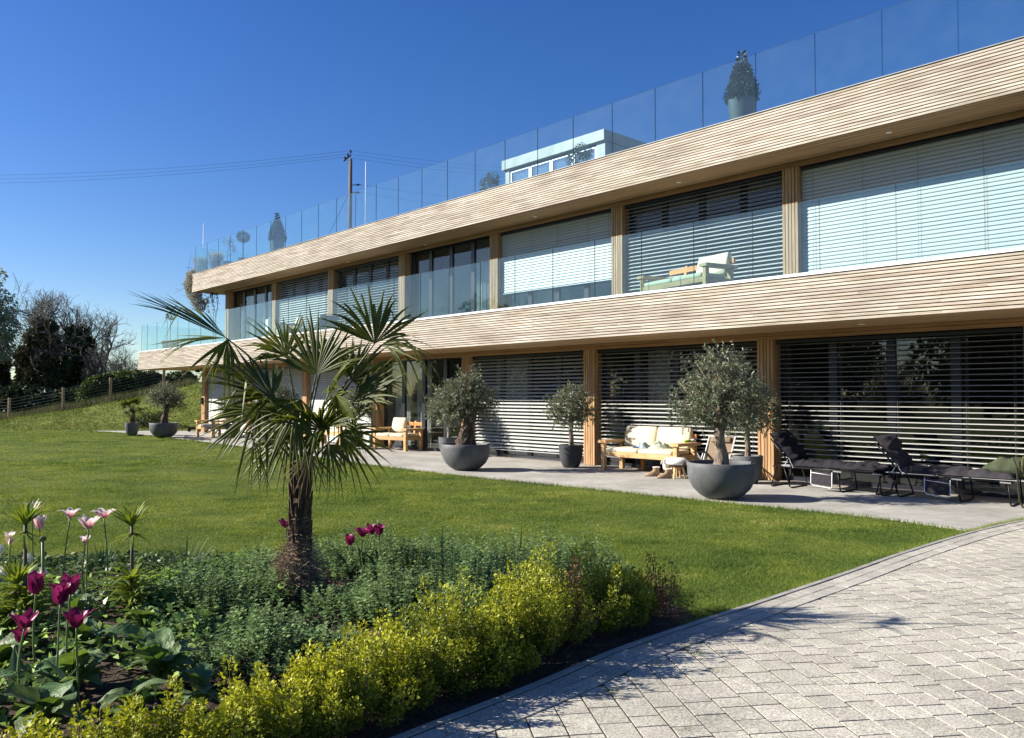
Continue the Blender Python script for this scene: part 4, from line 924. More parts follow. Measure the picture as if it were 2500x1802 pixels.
sofa = teak_seat('teak_sofa', 'two-seat teak sofa with cream cushions and clothes lying on it', 'sofa', W(-2.48, .34, .022), RZ + R(1), 1.95, 2, GT, (0, 1))
teak_seat('teak_armchair', 'wide teak armchair with one upright cream cushion beside the dark glass doors', 'armchair', W(-11.72, .18, .022), RZ + R(9), 1.40, 2, GT, (0,))
q = g(512, 1068, .022); teak_seat('teak_armchair', 'farthest teak armchair with cream cushions against the closed white blinds', 'armchair', (q.x, q.y + .4, .022), RZ + R(8), 1.25, 2, GT, (0, 1))
q = at(835, 1000, 26.5); teak_seat('teak_armchair', 'teak armchair half hidden behind the garden palm', 'armchair', (q.x, q.y, .022), RZ, 1.1, 1, GT, (0,))
# clothes on the sofa
def cloth(name, label, cat, loc, rz, w, d, h, m, seed, drape=0.0, group=None, m2=None):
    from mathutils import noise
    t = thing(name, label, cat, loc, rz, group)
    def f(u, v):
        x, y = (u - .5) * w, (v - .5) * d; r = max(0, 1 - (abs(u - .5) * 2) ** 2.4) * max(0, 1 - (abs(v - .5) * 2) ** 2.4)
        z = h * r * (.65 + .6 * noise.noise(Vector((x * 9 + seed, y * 9, seed)))) + .02 * noise.noise(Vector((x * 22, y * 22 + seed, 1))) * r + .006
        if drape and y < -d * .18: over = (-d * .18 - y); z -= over * .95; y = -d * .18 - over * .28
        return (x * (1 + .12 * noise.noise(Vector((v * 4, seed, 0)))), y * (1 + .1 * noise.noise(Vector((u * 4, 3, seed)))), z)
    MB().grid(f, 26, 26).build('cloth', m, t, smooth=True); return t
cloth('pale_jumper', 'pale blue jumper draped over the front of the sofa seat', 'clothes', W(-2.62, .36, .487 + .022), RZ + R(10), .30, .62, .16, 'paleblue', 3, 1)
cloth('navy_shirt', 'navy shirt hanging over the sofa edge under the pale jumper', 'clothes', W(-2.72, .44, .485 + .022), RZ + R(24), .16, .58, .07, 'navy', 8, 1)
cloth('green_garment', 'sage green top bundled on the sofa seat beside the jumper', 'clothes', W(-2.26, .27, .487 + .022), RZ - R(8), .46, .34, .19, 'sagegrey', 5)
t = thing('rolled_socks', 'lime green and white rolled socks on the right arm of the sofa', 'socks', W(-1.585, .20, .664), RZ)
MB().tube([(-.02, -.13, .028), (0, -.02, .03), (.01, .06, .03)], [.022, .028, .024], 8).build('green_roll', 'limegreen', t, smooth=True); MB().tube([(.01, .05, .032), (.03, .10, .036), (.06, .15, .034)], [.026, .036, .024], 8).build('white_roll', 'wool', t, smooth=True)
# sheep-shaped stool and boots
q = g(1654, 1168, .022); t = thing('sheep_footstool', 'small footstool with a white woolly sheep seat and wooden legs', 'stool', q, RZ + R(-20))
MB().lathe([(0, .225), (.15, .225), (.165, .25), (.165, .262), (0, .262)], 24, cap=False).build('seat_base', 'darkwood', t)
mb = MB(); mb.lathe([(.165, .262), (.20, .275), (.215, .315), (.19, .36), (.12, .392), (0, .40)], 24, cap=False, wob=.03); mb.build('woolly_seat', 'wool', t, smooth=True)
hd = MB(); hd.tube([(-.17, -.04, .33), (-.24, -.06, .31), (-.27, -.07, .24), (-.275, -.075, .17), (-.27, -.075, .135)], [.07, .085, .075, .06, .035], 10); hd.build('sheep_head', 'wool', t, smooth=True)
for sg in (-1, 1): MB().tube([(-.22, -.06 + sg * .06, .345), (-.24, -.06 + sg * .13, .31), (-.245, -.06 + sg * .15, .255)], [.02, .03, .012], 6, squash=.5).build('ear', 'pinkwool' if sg > 0 else 'wool', t, smooth=True)
MB().tube([(.19, .0, .31), (.23, 0, .30), (.245, 0, .27)], [.03, .04, .02], 6).build('tail', 'darkwood', t, smooth=True)
for a in (.6, 2.2, 3.7, 5.3): d = Vector((math.cos(a), math.sin(a), 0)); MB().tube([d * .10 + Vector((0, 0, .226)), d * .165], [.024, .02], 10).build('leg', 'lightwood', t)
for i, (px, py, dz) in enumerate(((1598, 1163, 0), (1628, 1168, 0))):
    q = g(px, py, .022); b = thing('sheepskin_boot', ('tan sheepskin ankle boot of the pair, the one farther from the stool', 'tan sheepskin ankle boot of the pair, the one beside the stool')[i], 'boot', q, R(174 + 8 * i), 'pair of boots by the sofa')
    mb = MB(); n = 14; secs = [(-.10, .105, .052, .045), (-.08, .145, .05, .05)]
    rings = [((-.085, .004), .075, .040), ((-.085, .03), .082, .043)]
    prof = [(.0, .155, .046), (.022, .160, .050), (.05, .150, .049), (.075, .118, .046), (.10, .080, .045), (.14, .070, .044), (.175, .074, .048)]
    cx = [.045, .045, .036, .012, -.022, -.035, -.036]; vs = []
    for (z, hl, hw), c0 in zip(prof, cx):
        for j in range(n): an = 2 * math.pi * j / n; vs.append((c0 + hl * .9 * math.cos(an), hw * math.sin(an), z))
    mb.add(vs, [(i_ * n + j, i_ * n + (j + 1) % n, (i_ + 1) * n + (j + 1) % n, (i_ + 1) * n + j) for i_ in range(len(prof) - 1) for j in range(n)]); mb.build('boot_upper', 'suede', b, smooth=True)
    mb = MB(); mb.add([(.045 + .146 * math.cos(2 * math.pi * j / n), .051 * math.sin(2 * math.pi * j / n), z) for z in (-.001, .016) for j in range(n)], [(j, (j + 1) % n, n + (j + 1) % n, n + j) for j in range(n)]); mb.build('sole', 'rubber', b)
    MB().tube([(-.036 + .068 * math.cos(2 * math.pi * j / 12), .048 * math.sin(2 * math.pi * j / 12), .178) for j in range(13)], .010, 5, caps=False).build('wool_cuff', 'wool', b, smooth=True)
# brown folding deckchair
t = thing('folding_deckchair', 'brown mesh folding chair with pale frame behind the biggest bowl', 'deckchair', W(-.72, .62, .022), RZ + R(6)); k = 'whiteframe'
for sg in (-1, 1):
    MB().tube([(sg * .27, -.36, .34), (sg * .27, .06, .30), (sg * .27, .34, .80)], .014, 8).build('side_rail', k, t, smooth=True)
    MB().tube([(sg * .285, -.30, 0), (sg * .285, -.02, .30), (sg * .285, .10, .48)], .012, 8).build('leg', k, t, smooth=True); MB().tube([(sg * .285, .34, 0), (sg * .285, .02, .36), (sg * .285, -.14, .50)], .012, 8).build('leg', k, t, smooth=True)
    MB().rbox(sg * .30 - .025, sg * .30 + .025, -.28, .20, .50, .522, .008, n=1).build('armrest', 'blackmetal', t)
for y, z in ((-.36, .34), (.34, .80), (.085, .345)): MB().tube([(-.27, y, z), (.27, y, z)], .012, 8).build('cross_bar', k, t, smooth=True)
MB().grid(lambda u, v: (-.255 + .51 * u, .075 + .265 * v, .33 + .47 * v - .03 * math.sin(math.pi * v)), 6, 8).build('backrest', 'brownmesh', t, smooth=True); MB().grid(lambda u, v: (-.255 + .51 * u, -.36 + .42 * v, .34 - .04 * v - .04 * math.sin(math.pi * v)), 6, 8).build('seat', 'brownmesh', t, smooth=True)
MB().rbox(-.20, .20, .262, .305, .68, .80, .018, puff=.02, rot=rotm(R(-30))).build('head_pad', 'brownmesh', t, smooth=True)
# padded folding loungers
def lounger(label, loc, rz, m, seed, tuft):
    from mathutils import noise
    t = thing('padded_lounger', label, 'lounger', loc, rz, 'folding loungers on the terrace'); h = .36; BA = R(50)
    for sg in (-1, 1):
        y = sg * .31; MB().tube([(-.55, y, h), (1.02, y, h - .01)], .014, 8).build('side_rail', 'blackmetal', t, smooth=True)
        MB().tube([(-.50, y, h + .0), (-.50 - .62 * math.cos(BA), y, h + .62 * math.sin(BA))], .014, 8).build('back_rail', 'blackmetal', t, smooth=True)
        MB().tube([(-.70, y, h + .02), (-.44, y, h + .0)], .010, 6).build('hinge', 'chrome', t); MB().tube([(-.64, y * 1.03, h + .02), (-.56, y * 1.03, h + .16), (-.48, y * 1.03, h - .01)], .008, 6).build('brace', 'chrome', t)
        for x in (.28, .92): MB().tube([(x - .07, y * 1.03, h - .02), (x + .07, y * 1.03, h - .025)], .012, 6).build('clip', 'chrome', t)
    for x, tilt in ((-.66, .12), (-.80, -.10), (.28, .05), (.95, .03)):
        MB().tube([(x, -.31, h), (x + tilt * .9, -.31, .03), (x + tilt, -.28, .012), (x + tilt, .28, .012), (x + tilt * .9, .31, .03), (x, .31, h)], .012, 7).build('leg', 'blackmetal', t, smooth=True)
    MB().tube([(-.86, -.31, h), (-.40, -.31, h)], .012, 6).build('frame_joint', 'blackmetal', t)
    def pad(x):     # centre line of the cushion
        if x < 0: return Vector((-.47 - (-x) * math.cos(BA), 0, h + .03 + (-x) * math.sin(BA)))
        return Vector((-.47 + x, 0, h + .03))
    Lb, Ls = .70, 1.50
    def f(u, v, top):
        s_ = -Lb + (Lb + Ls) * u; c = pad(s_); nrm = Vector((math.sin(BA), 0, math.cos(BA))) if s_ < -.08 else (Vector((0, 0, 1)) if s_ > .08 else Vector((math.sin(BA) * .5, 0, .9)).normalized())
        e = (1 - abs(2 * v - 1) ** 4) * (1 - abs(2 * u - 1) ** 30); th = .085 * e
        if top:
            k_ = abs(math.sin(u * math.pi * (13 if tuft else 7))) ** .5 * (abs(math.sin(v * math.pi * 3)) ** .5 if tuft else 1); th = th * (.45 + .55 * k_) + e * .05 * (.4 + noise.noise(Vector((s_ * 4 + seed, v * 3, seed)))) + e * .018 * noise.noise(Vector((s_ * 14, v * 9, seed)))
            if s_ < -Lb * .62: th += .05 * e
        return c + Vector((0, (v - .5) * .62, 0)) + nrm * (th if top else -.012)
    mb = MB(); mb.grid(lambda u, v: f(u, v, True), 90, 22, flip=False); mb.grid(lambda u, v: f(u, v, False), 40, 6, flip=True); mb.build('cushion', m, t, smooth=True)
    p = MB(); y = -.335; pts = [(-.16, y, h - .02), (-.16, y - .01, h - .24), (-.12, y - .01, h - .27), (.17, y - .01, h - .30), (.20, y - .01, h - .28), (.20, y, h - .04)]
    p.tube(pts, .007, 6, caps=True); p.tube([(-.16, y, h - .06), (.20, y, h - .09)], .006, 6); po = p.build('side_pocket', 'whiteframe', t, smooth=True)
    MB().add([(-.155, y - .002, h - .03), (.195, y - .002, h - .05), (.195, y - .008, h - .275), (-.155, y - .008, h - .245)], [(0, 1, 2, 3)]).build('pocket_mesh', 'charfabric', po); return t
lounger('black tufted lounger nearest the olive trees', W(1.52, .60, .022), RZ + R(1), 'blackfabric', 2, True)
lounger('charcoal padded lounger with a green rucksack on its foot end', W(3.28, .50, .022), RZ + R(2), 'charfabric', 6, False)
bag = thing('green_rucksack', 'olive green canvas rucksack lying on the foot of the lounger', 'rucksack', W(4.12, .52, .022 + .40), RZ + R(2)); from mathutils import noise
mb = MB(); n = 18; secs = 16; vs = []
for i in range(secs + 1):
    u = i / secs; x = -.30 + .58 * u; rz_ = (.05 + .09 * min(1, u * 2.2) ** .7) * (.75 if i in (0, secs) else 1); ry = rz_ * 1.25
    for j in range(n):
        an = 2 * math.pi * j / n; w = 1 + .16 * noise.noise(Vector((x * 7, math.cos(an) * 2, math.sin(an) * 2))); zz = rz_ * (1 + math.sin(an) * .95) * w; vs.append((x, ry * math.cos(an) * w, max(.0, zz)))
mb.add(vs, [(i * n + j, i * n + (j + 1) % n, (i + 1) * n + (j + 1) % n, (i + 1) * n + j) for i in range(secs) for j in range(n)] + [tuple(range(n))[::-1], tuple(secs * n + j for j in range(n))]); mb.build('bag_body', 'olivecloth', bag, smooth=True)
MB().tube([(.27 + .008 * math.sin(9 * a), .16 * math.cos(a), .17 + .13 * math.sin(a)) for a in [2 * math.pi * i / 20 for i in range(21)]], .022, 6, caps=False).build('rim', 'olivestrap', bag, smooth=True)
MB().rbox(.26, .40, -.14, .16, .02, .22, .04).build('pocket', 'olivecloth', bag, smooth=True); MB().tube([(.16, -.19, .30), (.22, -.25, .16), (.24, -.28, -.05), (.26, -.30, -.30), (.30, -.28, -.40)], .016, 5, squash=.3).build('strap', 'olivestrap', bag); MB().tube([(.36, .0, .20), (.42, -.05, .02), (.44, -.05, -.18)], .014, 5, squash=.3).build('strap', 'olivecloth', bag)
# black folding chair behind the palm, far terrace bits
q = at(632, 1000, 27.0); t = thing('black_folding_chair', 'black folding chair behind the palm in front of the white blinds', 'chair', (q.x, q.y, .022), RZ + R(25))
for sg in (-1, 1):
    MB().tube([(sg * .24, -.22, 0), (sg * .24, .20, .95)], .013, 6).build('leg', 'blackmetal', t); MB().tube([(sg * .24, .24, 0), (sg * .24, -.22, .46)], .013, 6).build('leg', 'blackmetal', t); MB().rbox(sg * .25 - .03, sg * .25 + .03, -.24, .14, .64, .67, .008, n=1).build('armrest', 'blackmetal', t)
MB().rbox(-.24, .24, -.24, .20, .44, .47, .01, n=2).build('seat', 'blackfabric', t); MB().rbox(-.24, .24, .13, .16, .56, .98, .01, n=2, rot=rotm(R(-14))).build('backrest', 'blackfabric', t)
q = g(455, 1068, .024); t = thing('hammock', 'dark hammock net with white ropes lying on the far terrace', 'hammock', q, RZ + R(-10)); mb = MB()
for i in range(16):
    mb.tube([(x * 2.2 + .3, -.30 + .045 * i + .05 * math.sin(x * 9 + i), .012 + .02 * abs(math.sin(x * 7 + i * .6))) for x in [k_ / 12 for k_ in range(13)]], .010, 4)
mb.build('net', 'rubber', t); mb = MB()
for i in range(6): mb.tube([(.32, -.2 + .09 * i, .02), (-.1, -.02 + .02 * i, .025), (-.55, .03, .03)], .012, 4)
mb.build('rope', 'whiteframe', t)
q = g(474, 1054, .022); t = thing('toy_trolley', 'small black wheeled trolley beside the far armchair', 'trolley', q, R(20)); MB().rbox(-.25, .25, -.12, .12, .10, .20, .02, n=2).build('tray', 'blackmetal', t)
for x in (-.2, .2):
    for y in (-.13, .13): MB().tube([(x, y - .015, .07), (x, y + .015, .07)], .07, 14).build('wheel', 'rubber', t)
# balcony furniture
q = onp(1695, 690, .25); s_, d_ = sd(q); teak_seat('balcony_sofa', 'teak sofa with cream cushions on the upper balcony', 'sofa', W(s_ - .05, .45, 3.42), RZ - R(14), 2.0, 2, 'teak seats on the upper balcony', (1,))
q = onp(716, 800, .3); s_, d_ = sd(q); teak_seat('balcony_armchair', 'cream cushioned armchair on the balcony above the palm', 'armchair', W(s_, .45, 3.42), RZ + R(-20), 1.15, 1, 'teak seats on the upper balcony', (0,))
q = onp(775, 800, .3); s_, d_ = sd(q); t = thing('rattan_lounger', 'dark rattan lounger on the balcony beside the cream armchair', 'lounger', W(s_, .3, 3.42), RZ)
MB().rbox(-.9, .9, -.35, .35, .10, .34, .02).build('base', 'blackmetal', t); MB().rbox(-.88, .4, -.33, .33, .345, .45, .03, puff=.02).build('cushion', 'charfabric', t, smooth=True); MB().rbox(.3, 1.0, -.33, .33, .345, .45, .03, puff=.02, rot=rotm(0, R(-40)), piv=(.4, 0, .36)).build('back_cushion', 'charfabric', t, smooth=True)

# ================================================================== ROOF AND BALCONY PLANTS, POLES
def leafball(rng, blobs, n, leaf, m, wr=.45):
    P, d = crown_pts(rng, n, blobs); L_ = rng.uniform(leaf[0], leaf[1], n); V, F = leaves(P, unit(d + .8 * rdir(n, rng)), L_, L_ * wr, rng=rng, droop=.1); return nmesh('crown', V, F, m)
def roofpot(name, label, cat, px, py, d, rz=0): 
    q = onp(px, py, d); s_ = sd(q)[0]; return thing(name, label, cat, W(s_, d, 6.932), rz), s_
def straight_pot(r0, r1, h): return MB().lathe([(r0, 0), (r1, h), (r1 - .02, h), (r1 - .03, h - .06), (0, h - .07)], 28, cap=False).mesh('pot', 'pot', angle=50)
rng = np.random.default_rng(21)
def cone_blobs(h0, h, r): return [(0, 0, h0 + h * f, r * (1 - f) * .62 + .05, .9) for f in np.linspace(0, 1, 9)] + [(math.cos(a) * r * .55 * (1 - f), math.sin(a) * r * .55 * (1 - f), h0 + h * f, r * (1 - f) * .4 + .05, .9) for f in (0, .15, .3, .45, .6) for a in (0, 1.3, 2.6, 3.9, 5.1)]
for px, lab, hh, rr, d0 in ((1812, 'tall cone-clipped bush in a grey pot on the roof terrace at the right', 1.0, .33, -.66), (680, 'cone-clipped bush in a grey pot on the roof terrace left of the telegraph pole', 1.05, .33, -.66)):
    t, s_ = roofpot('cone_topiary', lab, 'topiary', px, 260, d0); t['group'] = 'cone bushes on the roof'; obj('pot', straight_pot(.24, .28, .66), t); obj('crown', leafball(rng, cone_blobs(.78, hh - .12, rr * .98), 6500, (.05, .09), 'topiary'), t); MB().tube([(0, 0, .5), (0, 0, 1.4)], [.03, .01], 6).build('trunk', 'twig', t)
t, s_ = roofpot('ball_topiary', 'ball-clipped bush on a bare stem showing above the roof glass', 'topiary', 594, 560, -1.0); obj('pot', straight_pot(.2, .25, .5), t); obj('crown', leafball(rng, [(0, 0, 1.42, .27, .85)], 1800, (.04, .07), 'topiary'), t); MB().tube([(0, 0, .45), (0, 0, 1.4)], .02, 6).build('trunk', 'twig', t)
for px, py, lab, r in ((1194, 455, 'low round bush on the roof just left of the penthouse', .30), (1414, 390, 'low round bush in front of the penthouse windows', .34)):
    q = onp(px, py, -1.6); t = thing('round_bush', lab, 'bush', W(sd(q)[0], -1.6, 6.932), 0, 'low round bushes on the roof'); obj('pot', straight_pot(.24, .28, .5), t); obj('crown', leafball(rng, [(0, 0, q.z - 6.932 + .02, r, .8), (.1, 0, q.z - 6.70, r * .7, .8)], 1500, (.04, .07), 'topiary'), t); MB().tube([(0, 0, .45), (0, 0, q.z - 6.74)], .015, 6).build('trunk', 'twig', t)
for px, lab, w in ((492, 'feathery buff grass in a grey pot at the roof corner', .5), (528, 'feathery buff grass in a grey pot beside the roof corner', .42)):
    t, s_ = roofpot('feather_grass', lab, 'grass', px, 600, -.8); t['group'] = 'feathery grasses in pots on the roof'; obj('pot', straight_pot(.22, .30, .62), t); n = 1100
    P = np.column_stack([rng.normal(0, .10, (n, 2)), np.full(n, .55)]); a = rng.uniform(0, 6.28, n); D = np.column_stack([np.cos(a) * w * rng.uniform(.2, 1.2, n), np.sin(a) * w * rng.uniform(.2, 1.2, n), np.ones(n)])
    V, F = leaves(P, D, rng.uniform(.4, .8, n), .012, rng=rng, droop=.25); obj('plumes', nmesh('plumes', V, F, 'featherygrass'), t)
def sapling(name, label, loc, h, seed, m='bushleaf', leaf=(.05, .09), n=260, rad=.022, pot=True, depth=3):
    rg = np.random.default_rng(seed); t = thing(name, label, 'tree', loc); 
    if pot: obj('pot', straight_pot(.22, .28, .5), t)
    S, T = grow(rg, Vector((0, 0, .4)), Vector((.05, 0, 1)), h * .42, rad, depth, (2, 3), .5, .66, .25, .10, 4, .004); obj('trunk', seg_mesh('trunk', S, 'twig', 5), t)
    idx = rg.integers(0, len(S), n); P = np.array([tuple(S[i][1]) for i in idx]) + rg.normal(0, .05, (n, 3)); L_ = rg.uniform(*leaf, n); V, F = leaves(P, rdir(n, rg), L_, L_ * .5, rng=rg, droop=.2); obj('crown', nmesh('crown', V, F, m), t); return t
q = onp(556, 600, -.9); sapling('potted_sapling', 'thin leafy sapling on the roof behind the glass near the corner', W(sd(q)[0], -.9, 6.932), 1.25, 31, 'topiary', (.04, .07), 220, .014)
q = onp(525, 800, -.2); sapling('balcony_tree', 'leafy young tree on the balcony at the end of the upper floor', W(-28.3, -1.2, 3.42), 3.0, 33, 'bushleaf', (.06, .11), 700, .03, True, 4)
q = onp(447, 820, .6); t = thing('balcony_pot', 'dark square-sided pot with a thin standard tree at the left balcony end', 'pot plant', W(-29.0, .55, 3.42)); MB().lathe([(.26, 0), (.38, .62), (.36, .62), (.34, .55), (0, .54)], 4, cap=False).build('pot', 'potdark', t, rot=(0, 0, .6)); MB().tube([(0, 0, .5), (.01, 0, 1.7)], .018, 6).build('trunk', 'twig', t); obj('crown', leafball(rng, [(0, 0, 1.75, .22, .8)], 240, (.05, .09), 'topiary'), t)
# climber spilling over the left end of the roof band
rg = np.random.default_rng(41); t = thing('trailing_climber', 'grey-green climber spilling over the left end of the roof band', 'climber', W(SU - .25, -.25, 5.9)); n = 9500
bl = [(0, 0, .9, .42, 1.2), (-.1, .1, .4, .36, 1.3), (.1, -.1, 0, .26, 1.3), (-.25, .2, 1.1, .22, 1), (.2, 0, 1.15, .26, 1), (.25, 0, -.3, .2, 1.2), (-.3, .2, .7, .3, 1.2), (.2, -.1, 1.45, .14, 1.3)]
P, d = crown_pts(rg, n, bl); L_ = rg.uniform(.04, .09, n); V, F = leaves(P, unit(d + rdir(n, rg) + np.array([0, 0, -.3])), L_, L_ * .35, rng=rg, droop=.3); obj('foliage', nmesh('foliage', V, F, 'climberleaf'), t)
A = []; B = []
for i in range(60):
    p = Vector(bl[i % len(bl)][:3]) + Vector(rg.normal(0, .2, 3)); A.append(tuple(p)); B.append(tuple(p + Vector(rg.normal(0, .25, 3))))
V, F = tubes_np(A, B, np.full(60, .008), np.full(60, .004), 4); obj('stems', nmesh('stems', V, F, 'twig'), t)
# slim white poles on the roof
for px, y0, y1, d0, lab in ((893, 395, 550, -3.0, 'slim white pole with guy lines on the roof right of the telegraph pole'), (497, 545, 650, -1.2, 'slim white pole at the left corner of the roof')):
    top = onp(px, y0, d0); s_ = sd(top)[0]; t = thing('roof_mast', lab, 'mast', W(s_, d0, 6.932), 0, 'slim masts on the roof'); MB().tube([(0, 0, 0), (0, 0, top.z - 6.932)], [.022, .014], 8).build('pole', 'whiteframe', t, smooth=True); MB().lathe([(.14, 0), (.14, .04), (.03, .06)], 16).build('base', 'alu', t)
# telegraph pole behind the house
PY_ = 41.0; pt = at(856, 388, PY_); t = thing('telegraph_pole', 'wooden telegraph pole with insulators rising behind the roof terrace', 'pole', (pt.x, PY_, 2.6)); H_ = pt.z - 2.6
MB().tube([(-.06, 0, 0), (-.02, 0, H_ * .5), (0, 0, H_)], [.13, .11, .088], 14).build('pole', 'polewood', t, smooth=True)
def insul(p, ax=Vector((0, 0, 1))):
    mb = MB(); a = Vector(p); mb.tube([a, a + ax * .05, a + ax * .06, a + ax * .10, a + ax * .11, a + ax * .16], [.03, .03, .06, .06, .04, .05], 8); mb.build('insulator', 'insulator', t)
tops = [(-.28, 0, H_ + .0), (-.14, 0, H_ + .16), (.0, 0, H_ + .33)]
MB().tube([(-.36, 0, H_ - .12), (.02, 0, H_ + .20)], .035, 6).build('crossarm', 'insulator', t)
for p in tops: insul((p[0], p[1], p[2] - .05))
for z in (1.35, 1.75):
    MB().tube([(0, 0, H_ - z), (.55, -.1, H_ - z)], .02, 6).build('bracket', 'insulator', t); insul((.30, -.06, H_ - z), Vector((1, 0, 0)))
base = Vector((pt.x, PY_, 2.6))
def wire(name, a, b, sag, label, r=.006):
    pts = [a.lerp(b, k / 20) - Vector((0, 0, sag * 4 * (k / 20) * (1 - k / 20))) for k in range(21)]; o = MB().tube([p - a for p in pts], r, 4).build(name, 'wire', None, loc=a); tag(o, label, 'wire', 'overhead wires'); return o
for i, p in enumerate(tops):
    a = base + Vector(p) + Vector((0, 0, .10)); yl = (432, 422, 411)[i]
    wire('overhead_wire', a, at(-330, yl + 14, PY_ + 4), .5, ('lowest', 'middle', 'highest')[i] + ' of three overhead wires running left from the telegraph pole')
    wire('overhead_wire', a, at(1500, (445, 432, 418)[i], PY_ + 16), .3, ('lowest', 'middle', 'highest')[i] + ' of three overhead wires running right from the pole top')
for i, z in enumerate((1.35, 1.75)): wire('overhead_wire', base + Vector((.5, -.1, H_ - z)), at(1500, (505, 535)[i], PY_ + 16), .3, ('upper', 'lower')[i] + ' of two low wires running right from the pole bracket')
wire('stay_wire', base + Vector((0, 0, H_ - 1.6)), at(770, 640, PY_), 0, 'diagonal stay wire bracing the telegraph pole on its left', .012)

# ================================================================== BACKGROUND TREES, HEDGES, FENCE
fence = thing('wire_fence', 'post and wire stock fence along the top of the grass bank', 'fence', (0, 0, 0))
FP = []
for px, Y in ((-105, 43.4), (24, 42.8), (155, 42.4), (270, 42.2), (400, 42.0), (520, 42.0)):
    x = (px - 1250) / FPX * Y; z = hb(x, Y); FP.append((x, Y, z)); MB().tube([(0, 0, -.3), (0, 0, 1.30)], .075, 10).build('post', 'post', fence, loc=(x, Y, z))
for k in range(8):
    mb = MB()
    for a, b in zip(FP, FP[1:]): mb.tube([(a[0], a[1] - .07, a[2] + .12 + .155 * k), (b[0], b[1] - .07, b[2] + .12 + .155 * k)], .009, 4)
    mb.build('wire', 'fencewire', fence)
def bare_tree(label, x, y, z, h, seed, ivy=None, ivym='ivyleaf', depth=6, group='bare trees beyond the fence', rad=.22, crown=None):
    rg = np.random.default_rng(seed); t = thing('bare_tree', label, 'tree', (x, y, z), 0, group)
    S = []
    for k in range(3):
        s1, _ = grow(rg, Vector((float(rg.normal(0, .3)), float(rg.normal(0, .3)), 0)), Vector((float(rg.normal(0, .22)), 0, 1)), h * .36, rad * (1 - .2 * k), depth, (2, 3), .52, .74, .10, .12, 3, .008); S += s1
    zz = max(s[1].z for s in S); sc = h / zz; S = [(a * sc, b * sc, r0, r1) for a, b, r0, r1 in S]
    th = [s for s in S if s[2] > .05]; tn = [s for s in S if s[2] <= .05]; obj('trunk', seg_mesh('trunk', th, 'bark', 6), t); obj('crown', seg_mesh('crown', tn, 'baretwig', 3), t)
    if ivy:
        P, d = crown_pts(rg, ivy[0], ivy[1]); L_ = rg.uniform(.16, .36, ivy[0]); V, F = leaves(P, unit(d + rdir(ivy[0], rg)), L_, L_ * .85, rng=rg, droop=.2); obj('ivy', nmesh('ivy', V, F, ivym), t)
    return t
def blobs_px(lst, Y, x0, z0, yo=-.9):
    out = []
    for px, py, r in lst: q = at(px, py, Y); out.append((q.x - x0, yo, q.z - z0, r / FPX * Y, 1.15))
    return out
YT = 55.0; s_ = FPX / YT
x0 = at(120, 900, YT).x; bare_tree('bare tree with a pale olive ivy-clad trunk left of the darkest one', x0, YT, .3, 9.3, 51, (15000, blobs_px([(105, 830, 22), (92, 880, 30), (110, 930, 42), (85, 960, 36), (130, 980, 42), (140, 800, 12), (142, 840, 18), (135, 880, 22), (70, 1000, 36), (110, 1010, 40), (115, 790, 10)], YT, x0, .3)), 'ivyolive')
x0 = at(205, 900, YT).x; bare_tree('bare tree with very dark ivy mounded up its trunk, rightmost of the group', x0, YT, .3, 8.4, 57, (15000, blobs_px([(195, 810, 9), (222, 812, 9), (198, 850, 20), (225, 850, 22), (215, 890, 36), (185, 920, 30), (232, 880, 22), (210, 950, 42), (180, 980, 36), (228, 985, 34), (165, 1000, 34)], YT, x0, .3)), 'ivyleaf')
x0 = at(20, 900, YT).x; bare_tree('bare tree with dark ivy at the left edge of the picture', x0, YT, .2, 7.8, 59, (13000, blobs_px([(12, 850, 16), (14, 890, 24), (0, 930, 36), (20, 980, 40), (-30, 960, 40), (40, 1010, 32), (-40, 1010, 40)], YT, x0, .2)), 'ivyleaf')
bare_tree('thin bare tree standing behind the ivy-clad trunks', at(165, 900, 60).x, 60, .3, 9.2, 63)
bare_tree('small bare tree at the right foot of the ivy-clad group', at(268, 900, 52).x, 52, .6, 4.6, 65, depth=5, rad=.10)
bare_tree('low bare thorn tree just left of the balcony end', at(322, 900, 56).x, 56, 1.4, 3.2, 67, depth=5, rad=.08)
def leafy_tree(name, label, loc, h, blobs, n, leaf, m, seed, group=None, trunk=.3):
    rg = np.random.default_rng(seed); t = thing(name, label, 'tree', loc, 0, group); S, T = grow(rg, Vector((0, 0, 0)), Vector((0, 0, 1)), h * .35, trunk, 4, (2, 3), .5, .7, .15, .1, 3, .02); zz = max(s[1].z for s in S); S = [(a * (h * .93 / zz), b * (h * .93 / zz), r0, r1) for a, b, r0, r1 in S]
    obj('trunk', seg_mesh('trunk', S, 'bark', 6), t); P, d = crown_pts(rg, n, blobs); L_ = rg.uniform(*leaf, n); V, F = leaves(P, unit(d + rdir(n, rg)), L_, L_ * .5, rng=rg, droop=.25); obj('crown', nmesh('crown', V, F, m), t); return t
x0 = at(-35, 900, 50).x
leafy_tree('willow_tree', 'pale grey-green leafy tree cut off by the left edge', (x0, 50, .2), 9.5, blobs_px([(-60, 740, 60), (-10, 730, 42), (26, 750, 34), (5, 800, 45), (-90, 800, 70), (10, 680, 22), (-60, 860, 60), (40, 800, 26), (20, 850, 34)], 50, x0, .2), 9000, (.12, .30), 'paleleaf', 71)
